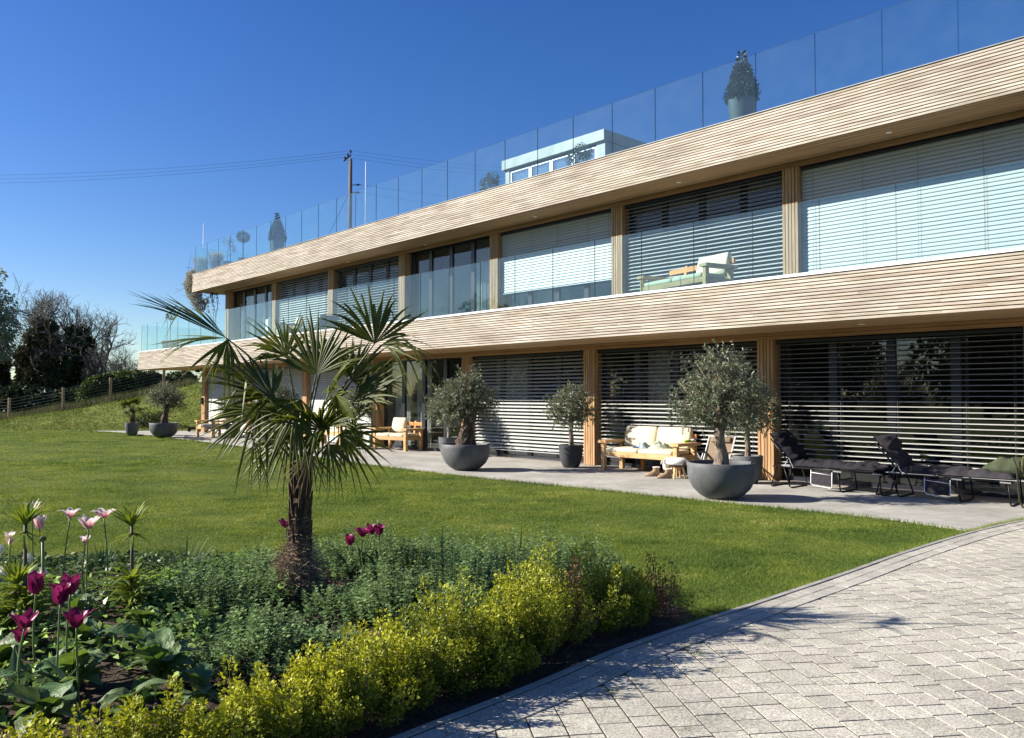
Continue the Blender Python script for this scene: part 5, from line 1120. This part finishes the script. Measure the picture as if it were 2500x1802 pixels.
def bush(name, label, x, y, blobs, n, leaf, m, seed, group, cat='bush'):
    rg = np.random.default_rng(seed); z = hb(x, y); t = thing(name, label, cat, (x, y, z), 0, group); P, d = crown_pts(rg, n, blobs); L_ = rg.uniform(*leaf, n); V, F = leaves(P, unit(d + rdir(n, rg)), L_, L_ * .6, rng=rg, droop=.15); obj('foliage', nmesh('foliage', V, F, m), t)
    A = []; B = []
    for i in range(40): b = blobs[i % len(blobs)]; A.append((b[0] * .3, b[1] * .3, 0)); B.append((b[0] + float(rg.normal(0, b[3] * .5)), b[1], b[2] + b[3] * float(rg.uniform(-.2, 1.0))))
    V, F = tubes_np(A, B, np.full(40, .03), np.full(40, .008), 4); obj('stems', nmesh('stems', V, F, 'twig'), t); return t
GB = 'hedge bushes behind the fence'
for (lab, lst, Y, m, n, seed) in (
    ('bright green hedge bush right behind the third fence post', [(250, 945, 26), (235, 965, 24), (272, 935, 24), (262, 970, 26), (292, 955, 26)], 45.5, 'bushleaf', 5200, 81),
    ('mid green hedge bush above the potted palm', [(325, 930, 26), (350, 925, 22), (310, 950, 26), (345, 955, 28), (300, 925, 16)], 46.5, 'bushleaf', 5200, 82),
    ('darker green hedge bush under the balcony end', [(385, 925, 20), (405, 935, 20), (370, 945, 22), (395, 955, 24)], 47, 'ivyolive', 4200, 83),
    ('sparse twiggy green bush beside the house end wall', [(440, 925, 16), (465, 920, 16), (425, 940, 18), (478, 930, 18), (455, 945, 20)], 47.5, 'bushleaf', 2600, 84),
    ('dark hedge mass at the foot of the ivy-clad trees', [(60, 985, 40), (120, 990, 40), (180, 990, 36), (0, 985, 42), (215, 975, 26), (-50, 985, 42), (40, 1000, 30), (150, 1000, 30)], 48.0, 'ivyleaf', 22000, 85)):
    x0 = at(lst[0][0], 950, Y).x; bush('hedge_bush', lab, x0, Y, [(a, b, c, d_, .9) for a, b, c, d_, e in blobs_px(lst, Y, x0, hb(x0, Y))], n, (.10, .24) if seed != 85 else (.22, .5), m, seed, GB)
q = g(462, 1040, .02); bush('low_bush', 'small dark bush in front of the bank beside the end of the house', q.x + .2, 37.2, [(0, 0, .35, .38, .8), (.5, 0, .42, .36, .9), (-.45, 0, .22, .25, .8)], 2200, (.04, .09), 'bushleaf', 91, None)
# trees standing to the left, outside the picture, that the windows reflect
for i, (x, y, h, r) in enumerate(((-44, 22, 9, 3.6), (-52, 12, 10, 4.2), (-46, 2, 8.5, 3.6), (-40, -10, 9, 3.8), (-30, -20, 10, 4.2), (-56, 30, 9, 4.0), (-16, -26, 9.5, 4.2), (-60, -2, 10, 4.4), (-48, -18, 9, 4))):
    rg = np.random.default_rng(100 + i); bl = [(float(rg.normal(0, r * .5)), float(rg.normal(0, r * .5)), h * float(rg.uniform(.12, .85)), r * float(rg.uniform(.4, .7)), .9) for _ in range(13)]
    leafy_tree('garden_tree', ('broad leafy tree far out on the left of the lawn, number %s from the bank' % ['four', 'three', 'five', 'six', 'eight', 'one', 'nine', 'two', 'seven'][i]), (x, y, 0), h, bl, 5200, (.4, .8), 'bushleaf', 200 + i, 'trees across the lawn')

# ================================================================== THE FLOWER BED
# low hedge of small-leaved golden shrubs along the paving
def shrub_mesh(rng, h, r, np_, per, leaf, m, tipc, bare=.0):
    # upright feathery plumes, each thick with tiny leaves
    a = rng.uniform(0, 2 * np.pi, np_); rr = np.sqrt(rng.uniform(0, 1, np_)); base = np.column_stack([np.cos(a) * rr * r * .25, np.sin(a) * rr * r * .25, np.zeros(np_)])
    H = h * (1.0 - .45 * rr ** 2.0) * rng.uniform(.70, 1.18, np_); low = rng.random(np_) < .45; H[low] *= rng.uniform(.35, .75, low.sum())
    top = np.column_stack([np.cos(a) * rr * r * 1.05, np.sin(a) * rr * r * 1.05, H]); mid = (base + top) / 2 + np.column_stack([np.cos(a) * rr * r * .38, np.sin(a) * rr * r * .38, np.zeros(np_)])
    t = np.sort(rng.uniform(.22, 1.0, (np_, per)) ** .75, 1); ax = ((1 - t) ** 2)[..., None] * base[:, None] + (2 * t * (1 - t))[..., None] * mid[:, None] + (t ** 2)[..., None] * top[:, None]
    pr = (.046 * np.sin(np.pi * np.clip((t - .12) / .95, 0, 1)) ** .7 + .004) * rng.uniform(.7, 1.25, np_)[:, None]; an = rng.uniform(0, 2 * np.pi, (np_, per)); q = np.sqrt(rng.uniform(.1, 1, (np_, per))) * pr
    P = ax + np.stack([np.cos(an) * q, np.sin(an) * q, rng.normal(0, .006, (np_, per))], -1); D = np.stack([np.cos(an) * .75, np.sin(an) * .75, np.full((np_, per), .55)], -1) + rng.normal(0, .35, (np_, per, 3))
    P = P.reshape(-1, 3); D = D.reshape(-1, 3); L_ = rng.uniform(*leaf, len(P)); V, F = leaves(P, D, L_, L_ * .56, rng=rng)
    young = np.clip((t - .55) / .3, 0, 1) * (np.where(low, .25, 1.0) * rng.uniform(.45, 1.0, np_))[:, None] * np.clip(rng.normal(.8, .25, (np_, per)), 0, 1)
    TV, TF = tubes_np(np.concatenate([base, mid]), np.concatenate([mid, top - (top - mid) * .25]), np.full(2 * np_, .0028), np.full(2 * np_, .0012), 3)
    return nmesh('foliage', V, F, m, attr=('tip', np.repeat(young.reshape(-1) * tipc, 4))), nmesh('stems', TV, TF, 'twig')
hl = koff(-.28); cum = 0; sp = []; last = None; acc = 0
for p in hl:
    if p.y < 2.55 or p.x > 1.08: last = p; continue
    if last is not None: acc += (p - last).length
    if acc >= .235 or not sp: sp.append(p.copy()); acc = 0
    last = p
def hh(x): return 1.04 * float(np.interp(x, [-2.2, -1.5, -1.1, -.75, -.4, 0, .35, .7, 1.0, 1.3], [.34, .37, .42, .50, .50, .56, .56, .52, .40, .38]))
words = ['first', 'second', 'third', 'fourth', 'fifth', 'sixth', 'seventh', 'eighth', 'ninth', 'tenth', 'eleventh', 'twelfth', 'thirteenth', 'fourteenth', 'fifteenth', 'sixteenth', 'seventeenth', 'eighteenth', 'nineteenth', 'twentieth', 'twenty-first', 'twenty-second']
for i, p in enumerate(sp[::-1]):
    rg = np.random.default_rng(300 + i); brown = i in (0, 3); h = hh(p.x) * float(rg.uniform(.86, 1.14)); r = float(rg.uniform(.20, .27))
    t = thing('hedge_shrub', ('dry brown shrub in the low hedge, %s counted from the lawn end' if brown else 'golden-green small-leaved shrub in the low hedge, %s counted from the lawn end') % words[i], 'shrub', (p.x + float(rg.normal(0, .03)), p.y + float(rg.normal(0, .03)), bedz(p.x, p.y) - .02), float(rg.uniform(0, 6)), 'low hedge along the paving')
    if brown: c, s_ = shrub_mesh(rg, h, r * .8, 38, 60, (.012, .022), 'brownleaf', 0)
    else: c, s_ = shrub_mesh(rg, h, r, 44, 190, (.014, .026), 'goldleaf', float(rg.uniform(.65, 1.0)) if i > 4 else .5)
    obj('foliage', c, t); obj('stems', s_, t)
# catmint clumps
def catmint(label, ell, h, n, seed):
    rg = np.random.default_rng(seed); cx, cy, rx, ry = ell; t = thing('catmint_clump', label, 'catmint', (cx, cy, bedz(cx, cy)), 0, 'grey-green catmint round the palm')
    a = rg.uniform(0, 6.283, n); rr = np.sqrt(rg.uniform(0, 1, n)); X = np.cos(a) * rr * rx; Y = np.sin(a) * rr * ry
    hv = np.array([vnoise(x + cx, y + cy, 4.2, 4) + .5 * vnoise(x + cx, y + cy, 9, 6) for x, y in zip(X, Y)]); H = h * (1 - .65 * rr ** 3) * (1 + .75 * hv) * rg.uniform(.75, 1.12, n); B = np.column_stack([X, Y, np.zeros(n)]); T = B + np.column_stack([np.cos(a) * rr * .07 + rg.normal(0, .03, n), np.sin(a) * rr * .07 + rg.normal(0, .03, n), H]); nn = 8
    tt = np.linspace(.32, 1, nn)[None, :] + rg.normal(0, .02, (n, nn)); Vs = []; Fs = []; o = 0
    for sg in (0, 1):
        P = B[:, None] + (T - B)[:, None] * tt[..., None]; an = rg.uniform(0, 6.283, n)[:, None] + np.arange(nn)[None] * 1.571 + sg * np.pi; up = .25 + .8 * (tt - .32) ** 2
        D = np.stack([np.cos(an), np.sin(an), up], -1); L_ = (rg.uniform(.022, .042, (n, nn)) * (1.15 - .45 * (tt - .3))).reshape(-1); D = D.reshape(-1, 3); N = np.tile([0, 0, 1.], (len(D), 1)) + .3 * rdir(len(D), rg)
        V, F = leaves(P.reshape(-1, 3), D, L_, L_ * .66, N, rg, droop=.12, fat=.4); Vs.append(V); Fs.append(F + o); o += len(V)
    obj('foliage', nmesh('foliage', np.concatenate(Vs), np.concatenate(Fs), 'mintleaf'), t); V, F = tubes_np(B, T, np.full(n, .0022), np.full(n, .0012), 3); obj('stems', nmesh('stems', V, F, 'tulipstem'), t)
catmint('broad catmint mound behind the palm trunk, between palm and lawn', (-1.10, 6.98, 1.15, .52), .30, 860, 401)
catmint('dark catmint mound at the right back of the bed behind the hedge', (.18, 6.45, .72, .62), .33, 620, 402)
catmint('catmint mound to the left of the palm trunk', (-2.02, 5.62, .46, .62), .26, 470, 403)
catmint('catmint mound at the front left of the palm behind the golden hedge', (-1.52, 4.66, .55, .46), .20, 430, 404)
catmint('pale catmint mound right of the palm behind the golden hedge', (-.44, 5.52, .66, .55), .32, 620, 405)
catmint('low catmint shoots at the foot of the palm on its right', (-1.12, 5.62, .34, .40), .14, 190, 407)
catmint('catmint mound filling the left back between palm and sedum', (-2.15, 6.35, .50, .55), .22, 340, 406)
# large quilted leaves in rosettes
def big_leaf_mesh(seed, arch, wv):
    rg = np.random.default_rng(seed); mb = MB(); nu, nv = 10, 6
    def f(u, v):
        w = .30 * math.sin(math.pi * min(1, u ** .8 * .97 + .02)) ** .75; s_ = (v - .5) * 2; x = u; y = s_ * w; z = arch * (u - u * u * 1.25) * 1.2 + .12 * abs(s_) * w * 2 + .02 * wv * math.sin(u * 15 + s_ * 3) * abs(s_) + .012 * math.sin(u * 26) * (1 - abs(s_)) ; return (x, y, z)
    mb.grid(f, nu, nv); mb.tube([(0, 0, -.002), (.5, 0, arch * .22 - .006), (.95, 0, arch * (.95 - .95 ** 2 * 1.25) * 1.2 - .004)], [.016, .010, .003], 4); return mb.mesh('leaf', 'bigleaf', smooth=True)
BLM = [big_leaf_mesh(1, .35, 1), big_leaf_mesh(2, .6, 2), big_leaf_mesh(3, .15, 1.5), big_leaf_mesh(4, .8, 1)]
ros = [(-2.05, 3.62, .2), (-1.72, 3.72, .19), (-2.45, 3.75, .21), (-2.2, 4.12, .2), (-1.78, 4.15, .21), (-2.65, 4.25, .22), (-2.02, 4.5, .2), (-2.45, 4.65, .2), (-2.95, 4.75, .22), (-2.75, 5.15, .19), (-3.2, 5.3, .2), (-2.3, 5.05, .17), (-1.50, 3.95, .17), (-2.85, 3.95, .21)]
rw = ['at the very bottom left corner', 'just behind the left end of the hedge', 'at the left edge near the bottom', 'under the lowest magenta tulip', 'beside the patch of bare bark', 'at the left edge under the magenta tulips', 'in front of the leafy crown imperial', 'between the magenta tulips', 'at the left edge behind the magenta tulips', 'below the white daffodils', 'at the left edge below the pink tulips', 'just left of the lower crown imperial leaves', 'touching the golden hedge shrubs', 'cut off by the left edge low down']
for k, (x, y, sz) in enumerate(ros):
    t = thing('broad_leaved_plant', 'rosette of broad quilted dark green leaves ' + rw[k], 'plant', (x, y, bedz(x, y)), random.uniform(0, 6), 'broad-leaved rosettes in the bed')
    for i in range(11):
        o = obj('leaf', BLM[(i + k) % 4], t, (0, 0, .02 + .01 * i)); s_ = sz * random.uniform(.6, 1.15); o.scale = (s_, s_ * random.uniform(.85, 1.2), s_); o.rotation_euler = (random.uniform(-.35, .35), -random.uniform(.05, .95), i * 2.4 + random.uniform(-.3, .3))
# mid-sized bright leaves filling between the rosettes
nf = 5200; P = np.column_stack([RNG.uniform(-6.0, -1.6, nf), RNG.uniform(3.5, 6.2, nf)]); P = P[in_poly(P, BED)]; P = P[(nnoise(P, 2.2, 3) > -.25)]; P = np.column_stack([P, [bedz(x, y) for x, y in P]]); n = len(P); P[:, 2] += RNG.uniform(.0, .16, n)
D = rdir(n); D[:, 2] = np.abs(D[:, 2]) * .8 + .2; L_ = RNG.uniform(.04, .11, n); V, F = leaves(P, D, L_, L_ * .38, np.tile([0, 0, 1.], (n, 1)) + .6 * rdir(n), droop=.3); tag(obj('leafy_filler', nmesh('leafy_filler', V, F, 'sedumleaf')), 'bright green mixed leaves between the broad-leaved rosettes', 'ground cover', kind='stuff')
# low leafy ground cover at the back left
nf = 14500; P = np.column_stack([RNG.uniform(-7, -1.9, nf), RNG.uniform(5.2, 7.45, nf)]); kk = in_poly(P, BED) & (np.array([vnoise(x, y, 1.6, 12) for x, y in P]) > -.12); P = P[kk]; P = np.column_stack([P, [bedz(x, y) for x, y in P]]); n = len(P); P[:, 2] += RNG.uniform(.02, .15, n)
D = rdir(n); D[:, 2] = np.abs(D[:, 2]) * .6 + .1; L_ = RNG.uniform(.03, .075, n); V, F = leaves(P, D, L_, L_ * .6, np.tile([0, 0, 1.], (n, 1)) + .6 * rdir(n), droop=.2); tag(obj('ground_cover', nmesh('ground_cover', V, F, 'sedumdark')), 'low dark leafy ground cover at the back left of the bed', 'ground cover', kind='stuff')
def sedum(label, x, y, r, seed):
    rg = np.random.default_rng(seed); t = thing('sedum_clump', label, 'sedum', (x, y, bedz(x, y)), 0, 'bright green fleshy clumps'); n = 60; Vs = []; Fs = []; o = 0
    for i in range(n):
        a = rg.uniform(0, 6.283); q = math.sqrt(rg.uniform()) * r; h = .19 * (1 - .5 * (q / r) ** 2) * rg.uniform(.8, 1.1); c = np.array([math.cos(a) * q, math.sin(a) * q, h]); m = 14; an = np.arange(m) * 2.4; el = np.linspace(.1, 1.3, m)
        D = np.column_stack([np.cos(an) * np.cos(el), np.sin(an) * np.cos(el), np.sin(el)]); P = c[None] - np.column_stack([np.zeros(m), np.zeros(m), np.linspace(.06, 0, m)]); L_ = np.linspace(.06, .03, m); V, F = leaves(P, D, L_, L_ * .72, np.column_stack([-np.cos(an) * .3, -np.sin(an) * .3, np.ones(m)]), rg, fat=.6, cup=.25); Vs.append(V); Fs.append(F + o); o += len(V)
    obj('foliage', nmesh('foliage', np.concatenate(Vs), np.concatenate(Fs), 'sedumleaf'), t)
for lab, px, py, r, sdv in (('bright green fleshy clump at the lawn edge left of the palm', 575, 1415, .26, 1), ('bright green fleshy clump beside the leafy crown imperial', 395, 1462, .22, 2), ('bright green fleshy clump left of the palm, nearest the lawn', 510, 1432, .16, 3), ('small bright green fleshy clump behind the bare bark patch', 405, 1520, .14, 4)):
    q = g(px, py, .12); sedum(lab, q.x, q.y, r, sdv)
def straps(rg, c, n, L_, spread, up, w, droop, m, name, parent, st=5):
    mb = MB()
    for i in range(n):
        a = rg.uniform(0, 6.283); s_ = rg.uniform(.3, 1) * spread; d = Vector((math.cos(a) * s_, math.sin(a) * s_, up)).normalized(); sd_ = Vector((-math.sin(a), math.cos(a), 0)); l = L_ * rg.uniform(.7, 1.15); pts = []
        for k in range(st + 1): u = k / st; p = Vector(c) + d * l * u - Vector((0, 0, droop * l * u * u)); ww = w * (.5 + 1.2 * u - 1.65 * u * u) if u < 1 else .0004; ww = max(ww, .0005); pts.append((p - sd_ * ww, p + Vector((0, 0, -ww * .4)), p + sd_ * ww))
        o = len(mb.v); mb.v += [tuple(q) for tr in pts for q in tr]; fs = []
        for k in range(st): q = o + 3 * k; fs += [(q, q + 3, q + 4, q + 1), (q + 1, q + 4, q + 5, q + 2)]
        mb.f += fs; mb.m += [0] * len(fs)
    return mb.build(name, m, parent, smooth=True)
def fritillary(label, px, py, Y, seed, low=True):
    rg = np.random.default_rng(seed); top = at(px, py, Y); z0 = bedz(top.x, Y); t = thing('crown_imperial', label, 'plant', (top.x, Y, z0), 0, 'crown imperial plants'); h = top.z - z0
    MB().tube([(0, 0, 0), (.006, 0, h * .5), (0, 0, h)], [.013, .012, .009], 8).build('stem', 'darkstem', t, smooth=True); straps(rg, (0, 0, h - .02), 46, .215, 1.0, .85, .013, .25, 'strapleaf', 'leaf_tuft', t); straps(rg, (0, 0, h - .06), 16, .17, 1.0, -.1, .009, .2, 'strapleaf', 'leaf_whorl', t); straps(rg, (0, 0, h - .05), 5, .05, 1, -.2, .010, .2, 'deadleaf', 'withered_flowers', t)
    if low:
        for z in (.10, .18, .27, .36): straps(rg, (0, 0, h * z + .05), 24, .29, 1.0, .5, .020, .42, 'strapleaf', 'leaf_whorl', t)
fritillary('crown imperial with a green leaf tuft at the left edge', 62, 1275, 4.9, 1); fritillary('crown imperial with a leaf tuft right of the pink tulips', 322, 1278, 5.3, 2)
q = g(130, 1480, .1); fritillary('short bright green leafy crown imperial among the magenta tulips', 40, 1420, 4.9, 3)
# tulips
PM = {}
def petal(kind, seed, opn):
    rg = np.random.default_rng(seed); mb = MB(); nu, nv = 9, 6; H_ = .092; at_ = []
    fl = opn * rg.uniform(.7, 1.3)
    def f(u, v):
        s_ = (v - .5) * 2; w = (.026 if kind == 'pinkwhite' else .030) * (math.sin(math.pi * min(1, .06 + .94 * u ** .85)) ** .7) * (1 - .45 * u); rad = .004 + .029 * (1 - (1 - u) ** 2.3) + fl * .026 * u ** 4; z = H_ * (u ** .9) - fl * .020 * u ** 5; y = s_ * w; x = rad - (y * y) / (2 * rad + .02) + .002 * math.sin(u * 9 + s_ * 2 + seed)
        at_.append(max(0, min(1, (1.0 - abs(s_) * 1.15) * (1.25 - 1.35 * u) * 1.25))); return (x, y, z)
    mb.grid(f, nu, nv); me = mb.mesh('petal', kind, smooth=True)
    if kind == 'pinkwhite': a = me.attributes.new('tip', 'FLOAT', 'POINT'); a.data.foreach_set('value', at_)
    return me
for kd in ('magenta', 'pinkwhite'):
    for o_ in (.25, .8, 1.5): PM[(kd, o_)] = [petal(kd, s_, o_) for s_ in (1, 2, 3)]
def tulip(label, px, py, Y, kind, opn, sc=1.0, tilt=(0, 0), leaves_=2, group=None):
    # px,py: middle of the flower
    c = at(px, py, Y); h0 = .038 * sc; z0 = bedz(c.x, Y); rg = np.random.default_rng(int(px * 7 + py)); bx, by = c.x + float(rg.normal(0, .02)), Y + float(rg.normal(0, .02)); t = thing('tulip', label, 'tulip', (bx, by, z0), 0, group)
    fb = Vector((c.x - bx, Y - by, c.z - h0 - z0)); MB().tube(smooth_curve([(0, 0, 0), fb * .5 + Vector((float(rg.normal(0, .012)), 0, 0)), fb], 5), [.0048] * 10 + [.0040], 7).build('stem', 'tulipstem', t, smooth=True)
    for i in range(6):
        o = obj('petal', PM[(kind, opn)][i % 3], t, fb); inner = i % 2; o.scale = [sc * (.92 if inner else 1.0)] * 3; o.rotation_euler = (tilt[0], tilt[1], i * math.pi / 3 + float(rg.normal(0, .12)))
    for i in range(leaves_):
        mb = MB(); a = float(rg.uniform(0, 6.28)); L_ = float(rg.uniform(.20, .30))
        mb.grid(lambda u, v: ((.012 + .10 * u + .06 * u * u) , (v - .5) * .055 * math.sin(math.pi * min(1, .12 + .88 * u ** .8)), L_ * (u - .28 * u * u) + .03 * abs(v - .5)), 8, 4); mb.build('leaf', 'tulipleaf', t, smooth=True, rot=(0, 0, a))
GM, GP = 'magenta tulips', 'pink and white tulips'
for a in (('pink and white tulip highest at the left, behind the crown imperial', 78, 1243, 5.5, 'pinkwhite', .8, 1.25), ('pink-based white tulip just below the highest one at the left', 97, 1276, 5.5, 'pinkwhite', .8, 1.2), ('flared pink and white tulip, left one of the trio before the lawn', 171, 1250, 5.6, 'pinkwhite', 1.5, 1.1), ('largest open white and pink tulip, middle of the trio before the lawn', 216, 1273, 5.4, 'pinkwhite', .8, 1.3), ('upright pink and white tulip, right one of the trio before the lawn', 254, 1248, 5.6, 'pinkwhite', 1.5, 1.15), ('small half-closed white tulip below the trio', 208, 1317, 5.6, 'pinkwhite', .25, .75), ('pink-based tulip at the far left edge below the leaf tuft', 24, 1315, 5.3, 'pinkwhite', .8, 1.0), ('white-petalled tulip tucked against the leaf tuft at the left', 66, 1262, 5.6, 'pinkwhite', .8, 1.0)):
    tulip(a[0], a[1], a[2], a[3], a[4], a[5], a[6], (random.uniform(-.35, .35), random.uniform(-.3, .3)), 2, GP)
for a in (('magenta tulip highest of the left cluster', 88, 1425, 4.1, 'magenta', .8, 1.28), ('wide open magenta tulip in the middle of the left cluster', 147, 1450, 4.0, 'magenta', .8, 1.28), ('magenta tulip half behind the middle one of the left cluster', 172, 1428, 4.15, 'magenta', .25, 1.2), ('magenta tulip lowest on the right of the left cluster', 187, 1508, 3.9, 'magenta', .8, 1.2), ('dark magenta tulip lower left of the cluster', 60, 1512, 3.9, 'magenta', .25, 1.1), ('dark magenta tulip tucked lowest at the left edge', 50, 1550, 3.95, 'magenta', .8, .9),
          ('magenta tulip peeping out behind the palm trunk', 697, 1276, 6.9, 'magenta', .8, 1.1), ('magenta tulip lowest of the group right of the palm', 855, 1318, 6.7, 'magenta', .8, 1.1), ('magenta tulip with curled petals in the group right of the palm', 886, 1297, 6.7, 'magenta', 1.5, 1.2), ('magenta tulip in the middle of the group right of the palm', 908, 1292, 6.9, 'magenta', .8, 1.15), ('magenta tulip rightmost of the group right of the palm', 926, 1293, 6.75, 'magenta', 1.5, 1.15)):
    tulip(a[0], a[1], a[2], a[3], a[4], a[5], a[6], (random.uniform(-.3, .3), random.uniform(-.3, .3)), 2, GM)
# daffodils, seed head, tufts, single blades
for i, (px, py, lab) in enumerate(((72, 1360, 'double white daffodil beside the dark stem at the left'), (12, 1392, 'white daffodil at the left edge, upper one'), (34, 1394, 'white daffodil next to the left edge'), (3, 1338, 'white daffodil cut by the left edge, highest one'), (108, 1395, 'small cream daffodil left of the broad leaf'))):
    Y = 5.5; c = at(px, py, Y); z0 = bedz(c.x, Y); t = thing('daffodil', lab, 'daffodil', (c.x, Y, z0), 0, 'white daffodils'); h = c.z - z0; MB().tube([(0, 0, 0), (.01, .02, h * .6), (0, 0, h)], .004, 6).build('stem', 'tulipstem', t); mb = MB()
    for k in range(6):
        a = k * math.pi / 3; e = Vector((math.cos(a), -.25, math.sin(a))); s_ = Vector((-math.sin(a), 0, math.cos(a))); p = Vector((0, -.01, h)); mb.add([p, p + e * .022 + s_ * .014, p + e * .042, p + e * .022 - s_ * .014], [(0, 1, 2, 3)])
    mb.build('petals', 'whitepetal', t); MB().tube([(0, -.012, h), (0, -.03, h)], [.008, .014], 10, caps=False).build('cup', 'whitepetal', t)
c = at(104, 1318, 5.2); z0 = bedz(c.x, 5.2); t = thing('allium_bud', 'pale round seed head on a thick green stalk among the tulips', 'plant', (c.x, 5.2, z0)); MB().tube([(0, 0, 0), (.01, 0, (c.z - z0) * .5), (0, 0, c.z - z0)], [.011, .010, .009], 8).build('stem', 'tulipstem', t, smooth=True); MB().lathe([(0, -.012), (.02, -.004), (.024, .01), (.012, .022), (0, .024)], 12, cap=False, c=(0, 0, c.z - z0)).build('bud', 'drygrass', t, smooth=True)
rg = np.random.default_rng(77); q = g(455, 1430, .1); t = thing('grass_tuft', 'spiky grassy tuft at the lawn edge between crown imperial and sedum', 'grass tuft', (q.x, q.y, bedz(q.x, q.y))); straps(rg, (0, 0, 0), 70, .42, .75, 1.0, .006, .18, 'tulipleaf', 'blades', t)
q = g(250, 1420, .1); t = thing('grass_tuft', 'spiky leaf tuft below the right pink tulip', 'grass tuft', (q.x, q.y, bedz(q.x, q.y))); straps(rg, (0, 0, 0), 40, .32, .6, 1.0, .008, .15, 'tulipleaf', 'blades', t)
for px, py, lab in ((1075, 1345, 'single dark sword leaf standing right of the magenta tulips'), (1268, 1350, 'single dark sword leaf above the right catmint mound')):
    q = g(px, py + 25, .2); t = thing('sword_leaf', lab, 'leaf', (q.x, q.y, bedz(q.x, q.y))); MB().grid(lambda u, v: ((v - .5) * .022 * (1 - u ** 2) + .02 * u, 0.004 * abs(v - .5), .42 * u), 6, 2).build('blade', 'tulipleaf', t, smooth=True)
# weeds in the paving joints
VV = []
for px, py, m in ((1707, 1598, 90), (1672, 1580, 50), (1600, 1625, 40), (1880, 1580, 24), (1760, 1640, 26), (1675, 1785, 26), (1836, 1672, 10), (1490, 1690, 40), (1380, 1690, 40)):
    c = g(px, py, .02); P = np.column_stack([RNG.normal(c.x, .022, m), RNG.normal(c.y, .022, m), np.full(m, .012)]); V, F = blades(P, RNG.uniform(.012, .04, m), np.full(m, .004), RNG, .7); VV.append(V)
V = np.concatenate(VV); tag(obj('joint_weeds', nmesh('joint_weeds', V, np.arange(len(V)).reshape(-1, 3), 'grassblade')), 'small weeds sprouting from the paving joints', 'weeds', kind='stuff')
